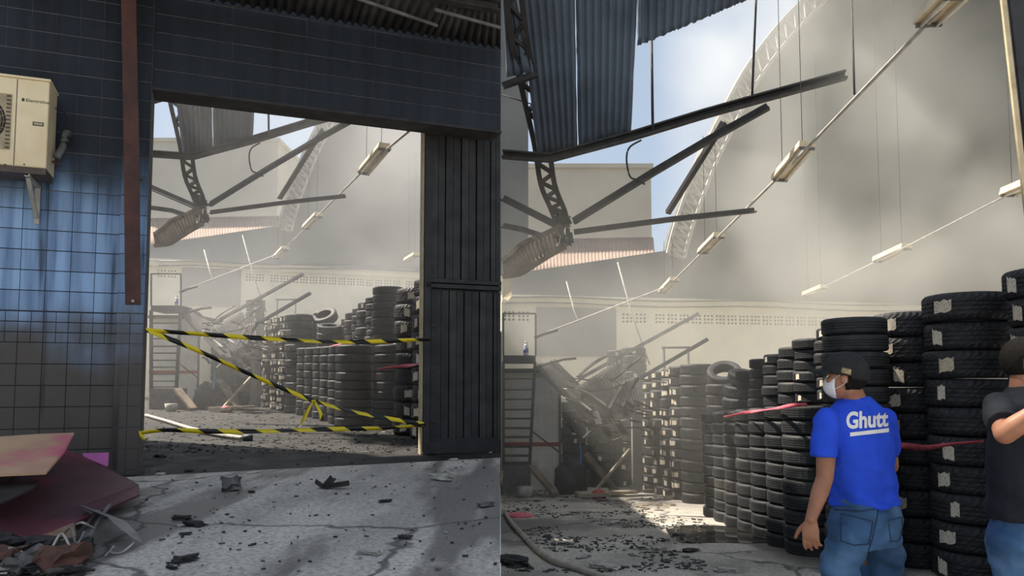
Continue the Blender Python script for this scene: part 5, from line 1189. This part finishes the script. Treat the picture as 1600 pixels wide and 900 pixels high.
def head(fl, c, hf, sc_=1.0):
    up_ = V((0, 0, 1)); lf = up_.cross(hf).normalized(); R = Matrix((hf, lf, up_)).transposed(); k = sc_
    fl.ball(c + up_ * .018 * k - hf * .008 * k, .099 * k, .076 * k, .098 * k, R, 20, 14)
    fl.ball(c + hf * .030 * k - up_ * .045 * k, .060 * k, .060 * k, .072 * k, R, 18, 12)
    fl.ball(c + hf * .062 * k - up_ * .088 * k, .028 * k, .034 * k, .022 * k, R)            # chin
    fl.ball(c + hf * .070 * k + up_ * .022 * k, .028 * k, .055 * k, .018 * k, R)             # brow
    fl.ball(c + hf * .096 * k - up_ * .022 * k, .016 * k, .013 * k, .015 * k, R)             # nose tip
    fl.ball(c + hf * .090 * k - up_ * .002 * k, .012 * k, .009 * k, .026 * k, R)             # nose bridge
    for sg in (-1, 1):
        fl.ball(c + hf * .062 * k + lf * .042 * k * sg - up_ * .02 * k, .026 * k, .022 * k, .022 * k, R)   # cheeks
        e = c + lf * .076 * k * sg - up_ * .008 * k - hf * .004 * k
        fl.ball(e, .018 * k, .008 * k, .031 * k, R); fl.ball(e + up_ * .016 * k + lf * .005 * k * sg - hf * .006 * k, .014 * k, .008 * k, .012 * k, R)
    fl.ball(c + hf * .088 * k - up_ * .058 * k, .010 * k, .024 * k, .008 * k, R)             # lips
def shell(name, c, R, rx, ry, rz, keepf, mat, parent, base, th=.006, n=36, m=24):
    vs = []; idx = {}; fs = []
    def vert(i, j):
        j %= n
        if (i, j) not in idx:
            t = math.pi * i / m; a = 2 * math.pi * j / n; idx[(i, j)] = len(vs); vs.append(c + R @ V((rx * math.sin(t) * math.cos(a), ry * math.sin(t) * math.sin(a), rz * math.cos(t))) - base)
        return idx[(i, j)]
    for i in range(m):
        for j in range(n):
            t = math.pi * (i + .5) / m; a = 2 * math.pi * (j + .5) / n
            if keepf(math.sin(t) * math.cos(a), math.sin(t) * math.sin(a), math.cos(t)):
                q = [vert(i, j), vert(i + 1, j), vert(i + 1, j + 1), vert(i, j + 1)]; fs.append(tuple(q))
    o = mesh_obj(name, vs, fs, mat, parent, True); md = o.modifiers.new('t', 'SOLIDIFY'); md.thickness = th; md.offset = 1; return o
def folds(amp, fx):
    def f(co, n_):
        k = 1 + 1.6 * max(0, min(1, (1.18 - co.z) / .25))
        a = k * (noise.noise(V((co.x * 5 + fx, co.y * 5, co.z * 13 + co.x * 6))) + .5 * noise.noise(V((co.x * 14, co.y * 14 + fx, co.z * 24))))
        return amp * a
    return f
def seam(bv, px, r, parent, base, mat, name, n=10):
    pts = []
    for (a, b) in zip(px, px[1:]):
        for k in range(n):
            h = hit(bv, a[0] + (b[0] - a[0]) * k / n, a[1] + (b[1] - a[1]) * k / n, .001)
            if h is not None: pts.append(h - base)
    if len(pts) > 2:
        mb = MB(); mb.sweep(pts, circ(r, 5)); return mb.build(name, mat, parent, True)
def print_on(bv, name, px_poly_mesh, mat, parent, base):
    vs, fs = px_poly_mesh; out = []
    for u, v in vs:
        h = hit(bv, u, v, .0035); out.append((h if h is not None else P(u, v, 4.0)) - base)
    return mesh_obj(name, out, fs, mat, parent)
def text_px(body, x0, y0, x1, y1, slope, off=.02, sub=2):
    cu = bpy.data.curves.new('t', 'FONT'); cu.body = body; cu.size = 1; cu.offset = off; cu.resolution_u = 4
    ob = bpy.data.objects.new('t', cu); COL.objects.link(ob); me = bpy.data.meshes.new_from_object(ob.evaluated_get(bpy.context.evaluated_depsgraph_get())); bpy.data.objects.remove(ob)
    bm = bmesh.new(); bm.from_mesh(me); bmesh.ops.triangulate(bm, faces=bm.faces)
    for _ in range(sub):
        bmesh.ops.subdivide_edges(bm, edges=[e for e in bm.edges if e.calc_length() > .12], cuts=1); bmesh.ops.triangulate(bm, faces=bm.faces)
    xs = [v.co.x for v in bm.verts]; ys = [v.co.y for v in bm.verts]; mx, Mx_, my, My = min(xs), max(xs), min(ys), max(ys); bm.verts.index_update()
    vs = []
    for v in bm.verts:
        a = (v.co.x - mx) / (Mx_ - mx); b = (v.co.y - my) / (My - my); vs.append((x0 + a * (x1 - x0), y1 + (y0 - y1) * b + slope * a))
    fs = [tuple(v.index for v in f.verts) for f in bm.faces]; bm.free(); return vs, fs
UPV = V((0, 0, 1))

# ---- man in the blue shirt
DM = 4.1; rA = V((.9, .45, 0)).normalized(); fA = V((-.45, .9, 0)).normalized(); baseA = FRx(1345, DM)
def PA(u, v, d=DM): return P(u, v, d)
bd = Flesh(); hcA = PA(1320, 589, 4.06); hfA = V((-.87, .5, 0)).normalized()
head(bd, hcA, hfA, 1.0)
bd.limb([(PA(1338, 632), .062), (hcA - UPV * .05 - hfA * .02, .056)])
bd.loft([(PA(1338, 640), rA * .10, fA * .07), (PA(1337, 662), rA * .17, fA * .09), (PA(1340, 710), rA * .16, fA * .1), (PA(1350, 780), rA * .15, fA * .1), (PA(1350, 840), rA * .15, fA * .1)])
shL = PA(1293, 655, 3.99); elL = PA(1289, 746, 3.93); wrL = PA(1267, 811, 3.86)
bd.limb([(shL, .055), (elL.lerp(shL, .45), .050), (elL, .042), (elL.lerp(wrL, .35), .043), (wrL, .0275)])
hand(bd, wrL, (V((-.03, .02, -1))), (fA * .75 - rA * .55), (rA * .85 + fA * .2), .185, .55)
shR = PA(1382, 656, 4.24); elR = PA(1392, 728, 4.42); wrR = PA(1365, 742, 4.58)
bd.limb([(shR, .052), (elR, .042), (elR.lerp(wrR, .4), .041), (wrR, .028)])
hand(bd, wrR, V((-.8, .3, .2)), V((0, .3, .9)), V((-.3, -.9, 0)), .18, .8)
def foot_leg(hip, knee, ank, toe):
    bd.limb([(hip, .08), (knee, .05), (ank, .038)]); return ank
fl0 = baseA.z
hipL, hipR = PA(1319, 838, 4.05), PA(1378, 838, 4.19)
knL = V((hipL.x - .04, 4.0, fl0 + .47)); anL = V((hipL.x - .03, 3.86, fl0 + .09)); knR = V((hipR.x + .01, 4.34, fl0 + .47)); anR = V((hipR.x + .02, 4.36, fl0 + .09))
bd.limb([(hipL, .08), (knL, .052), (anL, .04)]); bd.limb([(hipR, .08), (knR, .052), (anR, .04)])
man, _ = bd.grow('person', MAT['skin'], .0052, 4, baseA)
tag(man, 'man in a blue printed T-shirt, jeans and black cap seen from behind', 'person')
sh = Flesh()
sh.loft([(PA(1335, 619), rA * .070, fA * .066), (PA(1337, 630), rA * .13, fA * .083), (PA(1338, 643), rA * .188, fA * .105), (PA(1338, 668), rA * .208, fA * .125), (PA(1341, 700), rA * .203, fA * .135), (PA(1345, 735), rA * .192, fA * .137), (PA(1350, 765), rA * .188, fA * .137), (PA(1353, 788), rA * .192, fA * .145)])
sh.limb([(shL, .066), (PA(1288, 690, 3.96), .070)]); e = PA(1286, 716, 3.95); sh.mb.sweep([PA(1288, 690, 3.96), e], circ(1, 18), scales=[.069, .066])
sh.limb([(shR, .064), (PA(1389, 700, 4.34), .066)])
shirt, bvS = sh.grow('t_shirt', MAT['shirt_blue'], .0085, 5, baseA, man, folds(.010, 3.0)); shirt['label'] = 'royal blue cotton T-shirt'
print_on(bvS, 'shirt_lettering', text_px('Ghutt', 1322, 644, 1387, 671, -4, .035), MAT['print_white'], man, baseA)
gridv = [(1328 + 60 * i / 14, (676 if j == 0 else 682) - 7 * i / 14 + 0) for i in range(15) for j in (0, 1)]
print_on(bvS, 'shirt_print_bar', (gridv, [(2 * i, 2 * i + 1, 2 * i + 3, 2 * i + 2) for i in range(14)]), MAT['print_white'], man, baseA)
seam(bvS, [(1310, 622), (1330, 620), (1352, 624)], .004, man, baseA, MAT['shirt_blue'], 'collar_seam')
jn = Flesh()
jn.loft([(PA(1354, 772), rA * .172, fA * .125), (PA(1353, 800), rA * .186, fA * .145), (PA(1350, 830), rA * .192, fA * .152), (PA(1349, 852), rA * .190, fA * .145)])
jn.limb([(PA(1320, 846, 4.04), .102), (PA(1312, 895, 4.0), .098), (knL, .085), (anL, .082)]); jn.limb([(PA(1379, 846, 4.2), .100), (PA(1382, 895, 4.26), .096), (knR, .085), (anR, .082)])
jeans, bvJ = jn.grow('jeans', MAT['jeans'], .010, 4, baseA, man, folds(.008, 9.0))
seam(bvJ, [(1314, 803), (1340, 808), (1364, 815), (1361, 832), (1357, 850), (1335, 852), (1314, 845), (1314, 803)], .0035, man, baseA, MAT['jeans_seam'], 'pocket_seam')
seam(bvJ, [(1387, 813), (1409, 808), (1410, 830), (1404, 845), (1392, 846), (1387, 813)], .0035, man, baseA, MAT['jeans_seam'], 'pocket_seam')
seam(bvJ, [(1374, 783), (1369, 815), (1362, 845), (1355, 866)], .0035, man, baseA, MAT['jeans_seam'], 'back_seam')
seam(bvJ, [(1304, 796), (1340, 799), (1372, 795), (1402, 786)], .004, man, baseA, MAT['jeans_seam'], 'waistband_seam')
def shoe(ank, dr, par, base):
    s_ = Flesh(); g = V((ank.x, ank.y, zR(ank.y) + .045)); s_.limb([(g - dr * .06, .042), (g + dr * .06, .045), (g + dr * .14 - UPV * .008, .036)]); s_.limb([(g - dr * .05, .045), (ank, .05)])
    s_.grow('shoe', MAT['shoe'], .009, 3, base, par)
shoe(anL, fA, man, baseA); shoe(anR, fA, man, baseA)
lfA = UPV.cross(hfA).normalized(); RA_ = Matrix((hfA, lfA, UPV)).transposed()
shell('hair', hcA + UPV * .016 - hfA * .008, RA_, .104, .081, .102, lambda x, y, z: z > -.78 and x < .30 - .35 * (z < -.15) and not (abs(y) > .75 and -.5 < z < .1 and x > -.2), MAT['hair'], man, baseA, .004)
RC = RA_ @ Matrix.Rotation(-.12, 3, 'Y')
cap_o = shell('cap', hcA + UPV * .022 - hfA * .004, RC, .115, .093, .108, lambda x, y, z: z > -.16 + .12 * x, MAT['cap'], man, baseA, .005); cap_o['label'] = 'black baseball cap'
vz = []; vf = []; nV = 12
for i in range(nV + 1):
    a = -1.15 + 2.3 * i / nV
    for k, (rr, dz) in enumerate(((.100, .0), (.135, -.004), (.178 - .02 * abs(a), -.016))):
        y = math.sin(a) * (.092 if k == 0 else .094 - .004 * k); x = math.cos(a) * .112 + (rr - .100) * (1 - .25 * abs(a)) ; z = .030 + dz - .030 * (math.sin(a) ** 2) * (k * .5)
        vz.append(hcA + RC @ V((x, y, z)) - baseA)
for i in range(nV):
    for k in range(2): q = 3 * i + k; vf.append((q, q + 1, q + 4, q + 3))
vo = mesh_obj('cap_visor', vz, vf, MAT['cap'], cap_o, True); md = vo.modifiers.new('t', 'SOLIDIFY'); md.thickness = .005
capv = [cap_o.data.vertices[i].co + baseA for i in range(len(cap_o.data.vertices))]; bvC = BVHTree.FromPolygons(capv, [tuple(p.vertices) for p in cap_o.data.polygons])
def patch(bv, corners, name, mat, parent, base, off=.008, n=5):
    vs = []; fs = []
    (a, b, c, d) = [V((*q, 0)) for q in corners]
    for i in range(n + 1):
        for j in range(n + 1):
            p = (a * (1 - i / n) + b * (i / n)) * (1 - j / n) + (d * (1 - i / n) + c * (i / n)) * (j / n); h = hit(bv, p.x, p.y, off)
            vs.append((h if h is not None else P(p.x, p.y, 4.0)) - base)
    for i in range(n):
        for j in range(n): k = i * (n + 1) + j; fs.append((k, k + 1, k + n + 2, k + n + 1))
    return mesh_obj(name, vs, fs, mat, parent, True)
patch(bvC, [(1316, 574), (1330, 578), (1329, 586), (1315, 582)], 'cap_badge', MAT['cap_badge'], cap_o, baseA)
mk = shell('face_mask', hcA + hfA * .028 - UPV * .046, RA_, .078, .068, .066, lambda x, y, z: x > .18 and -.95 < z < .62, MAT['mask'], man, baseA, .004)
for sg in (1, -1):
    mb = MB(); e0 = hcA + lfA * .079 * sg - UPV * .0; mb.sweep(catmull([hcA + hfA * .06 + lfA * .062 * sg - UPV * .02 - baseA, e0 + UPV * .018 - baseA, e0 - hfA * .014 + UPV * .01 - baseA, e0 - hfA * .012 - UPV * .03 - baseA, hcA + hfA * .055 + lfA * .062 * sg - UPV * .07 - baseA]), circ(.0016, 5)); mb.build('ear_loop', MAT['mask'], mk, True)
    f_ = Flesh(); f_.ball(hcA + hfA * .079 + lfA * .032 * sg + UPV * .004, .012); me = f_.mb; me.v = [v - baseA for v in me.v]; me.build('eye', MAT['eye'], man, True)

# ---- man in the black shirt at the edge
DN2 = 3.8; fB = V((.8, -.6, 0)).normalized(); rB = V((-.6, -.8, 0)).normalized(); baseB = FRx(1595, DN2)
bd = Flesh(); hcB = P(1607, 567, 3.78); hfB = V((.87, -.5, 0)).normalized(); head(bd, hcB, hfB, 1.0)
bd.limb([(P(1598, 620, DN2), .064), (hcB - UPV * .05 - hfB * .02, .058)])
bd.loft([(P(1598, 622, DN2), rB * .10, fB * .07), (P(1595, 650, DN2), rB * .16, fB * .1), (P(1594, 720, DN2), rB * .15, fB * .11), (P(1596, 800, DN2), rB * .15, fB * .11), (P(1596, 850, DN2), rB * .15, fB * .11)])
sR = P(1560, 634, 3.66); eR = P(1570, 678, 3.46); wR = P(1630, 634, 3.34)
bd.limb([(sR, .056), (eR, .046), (eR.lerp(wR, .3), .047), (wR, .029)]); hand(bd, wR, V((.5, .2, .6)), V((.2, -.8, .2)), V((.5, .3, -.4)), .18, .9)
sL = P(1630, 634, 3.96); eL = sL + V((.06, .05, -.29)); wL = eL + V((.05, -.08, -.24)); bd.limb([(sL, .056), (eL, .045), (wL, .029)]); hand(bd, wL, V((.05, -.1, -1)), fB, rB, .18, .5)
fz = baseB.z; hR, hL = P(1582, 850, 3.72), P(1612, 850, 3.90)
kR, aR, kL, aL = V((hR.x + .01, hR.y, fz + .48)), V((hR.x + .0, hR.y + .02, fz + .09)), V((hL.x + .02, hL.y, fz + .48)), V((hL.x + .02, hL.y, fz + .09))
bd.limb([(hR, .08), (kR, .052), (aR, .04)]); bd.limb([(hL, .08), (kL, .052), (aL, .04)])
man2, _ = bd.grow('person', MAT['skin'], .0055, 4, baseB); tag(man2, 'man in a black T-shirt and jeans with a raised forearm at the picture edge', 'person')
sh = Flesh()
sh.loft([(P(1601, 604, DN2), rB * .072, fB * .068), (P(1598, 616, DN2), rB * .14, fB * .09), (P(1595, 630, DN2), rB * .19, fB * .115), (P(1593, 660, DN2), rB * .205, fB * .135), (P(1593, 700, DN2), rB * .2, fB * .14), (P(1595, 740, DN2), rB * .195, fB * .147), (P(1597, 775, DN2), rB * .195, fB * .15), (P(1597, 808, DN2), rB * .198, fB * .15)])
sh.limb([(sR, .068), (P(1563, 652, 3.56), .073)]); sh.mb.sweep([P(1563, 652, 3.56), P(1568, 664, 3.50)], circ(1, 18), scales=[.072, .069]); sh.limb([(sL, .066), (sL.lerp(eL, .75), .066)])
shirt2, bvS2 = sh.grow('t_shirt', MAT['shirt_black'], .0085, 5, baseB, man2, folds(.007, 5.0)); shirt2['label'] = 'plain black T-shirt'
jn = Flesh(); jn.loft([(P(1597, 796, DN2), rB * .18, fB * .14), (P(1597, 825, DN2), rB * .19, fB * .15), (P(1596, 868, DN2), rB * .19, fB * .15)])
jn.limb([(hR - UPV * .02, .105), (kR, .088), (aR, .082)]); jn.limb([(hL - UPV * .02, .105), (kL, .088), (aL, .082)])
jn.grow('jeans', MAT['jeans'], .010, 4, baseB, man2, folds(.007, 2.0)); shoe(aR, fB, man2, baseB); shoe(aL, fB, man2, baseB)
lfB = UPV.cross(hfB).normalized(); RB_ = Matrix((hfB, lfB, UPV)).transposed()
shell('hair', hcB + UPV * .02 - hfB * .01, RB_, .106, .083, .105, lambda x, y, z: z > -.72 and (x < .15 or z > .5) and not (abs(y) > .7 and -.55 < z < .05 and x > -.15), MAT['hair'], man2, baseB, .007)
mk2 = shell('face_mask', hcB + hfB * .028 - UPV * .046, RB_, .078, .068, .066, lambda x, y, z: x > .18 and -.95 < z < .62, MAT['mask'], man2, baseB, .004)
for sg in (1, -1):
    mb = MB(); e0 = hcB + lfB * .079 * sg; mb.sweep(catmull([hcB + hfB * .06 + lfB * .062 * sg - UPV * .02 - baseB, e0 + UPV * .02 - baseB, e0 - hfB * .014 + UPV * .01 - baseB, e0 - hfB * .012 - UPV * .03 - baseB, hcB + hfB * .055 + lfB * .062 * sg - UPV * .07 - baseB]), circ(.0018, 5)); mb.build('ear_loop', MAT['mask'], mk2, True)
    f_ = Flesh(); f_.ball(hcB + hfB * .079 + lfB * .032 * sg + UPV * .004, .012); me = f_.mb; me.v = [v - baseB for v in me.v]; me.build('eye', MAT['eye'], man2, True)

# ------------------------------------------------------------------ smoke filling both halls
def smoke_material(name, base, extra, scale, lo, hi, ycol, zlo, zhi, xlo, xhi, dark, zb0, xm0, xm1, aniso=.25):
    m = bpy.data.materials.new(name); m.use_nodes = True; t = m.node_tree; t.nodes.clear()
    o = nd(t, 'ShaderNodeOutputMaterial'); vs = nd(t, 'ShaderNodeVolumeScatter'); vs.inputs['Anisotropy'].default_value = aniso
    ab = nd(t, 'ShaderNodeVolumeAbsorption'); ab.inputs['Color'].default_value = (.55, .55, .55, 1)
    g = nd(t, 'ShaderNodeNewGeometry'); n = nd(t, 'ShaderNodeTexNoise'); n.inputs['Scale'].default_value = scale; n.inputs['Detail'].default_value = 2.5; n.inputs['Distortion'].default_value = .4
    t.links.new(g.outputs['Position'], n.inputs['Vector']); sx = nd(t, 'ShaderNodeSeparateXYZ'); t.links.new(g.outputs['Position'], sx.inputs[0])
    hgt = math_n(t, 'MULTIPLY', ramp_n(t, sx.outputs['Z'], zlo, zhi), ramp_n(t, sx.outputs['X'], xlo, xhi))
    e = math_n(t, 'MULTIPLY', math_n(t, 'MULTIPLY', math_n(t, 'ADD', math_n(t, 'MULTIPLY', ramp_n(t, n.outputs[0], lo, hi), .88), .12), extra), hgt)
    t.links.new(mix_n(t, math_n(t, 'POWER', hgt, .5), ycol, dark), vs.inputs['Color'])  # darker upward to the right: roof shade put into the smoke colour
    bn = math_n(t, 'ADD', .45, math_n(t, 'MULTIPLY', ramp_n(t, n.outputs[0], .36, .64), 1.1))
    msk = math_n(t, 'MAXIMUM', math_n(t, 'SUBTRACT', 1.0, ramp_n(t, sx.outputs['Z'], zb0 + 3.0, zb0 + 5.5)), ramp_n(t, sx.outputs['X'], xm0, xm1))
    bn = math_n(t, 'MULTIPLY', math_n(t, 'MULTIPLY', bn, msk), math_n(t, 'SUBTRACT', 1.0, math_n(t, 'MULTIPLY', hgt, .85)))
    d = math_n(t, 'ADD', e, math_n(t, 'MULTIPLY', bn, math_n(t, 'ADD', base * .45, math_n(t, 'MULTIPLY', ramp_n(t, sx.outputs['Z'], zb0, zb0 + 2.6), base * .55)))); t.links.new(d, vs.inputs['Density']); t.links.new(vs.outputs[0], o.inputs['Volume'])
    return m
def domain(name, poly, z0, z1, mat, label):
    n = len(poly); vs = [V((x, y, z0)) for x, y in poly] + [V((x, y, z1)) for x, y in poly]
    fs = [tuple(range(n - 1, -1, -1)), tuple(range(n, 2 * n))] + [(i, (i + 1) % n, (i + 1) % n + n, i + n) for i in range(n)]
    return tag(mesh_obj(name, vs, fs, mat), label, 'smoke', kind='stuff')
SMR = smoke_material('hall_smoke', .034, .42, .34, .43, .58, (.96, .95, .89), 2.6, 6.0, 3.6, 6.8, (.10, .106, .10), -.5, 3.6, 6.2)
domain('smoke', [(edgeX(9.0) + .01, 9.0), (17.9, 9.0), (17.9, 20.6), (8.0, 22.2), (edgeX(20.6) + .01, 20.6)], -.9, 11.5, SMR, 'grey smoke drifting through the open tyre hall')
SML = smoke_material('gate_smoke', .020, .08, .33, .42, .62, (.96, .96, .95), 2.5, 6.0, -7.0, -3.0, (.85, .85, .84), .9, -5.5, -3.2)
q0 = FW(.2, 0, -1.1); q1 = FW(S_END - .35, 0, -1.6)
domain('smoke', [(q0.x, q0.y), (q1.x, q1.y), (edgeX(23.4) - .2, 23.4), (-13, 23.0), (-13, 16)], .9, 11.5, SML, 'pale smoke hanging in the hall behind the gateway')
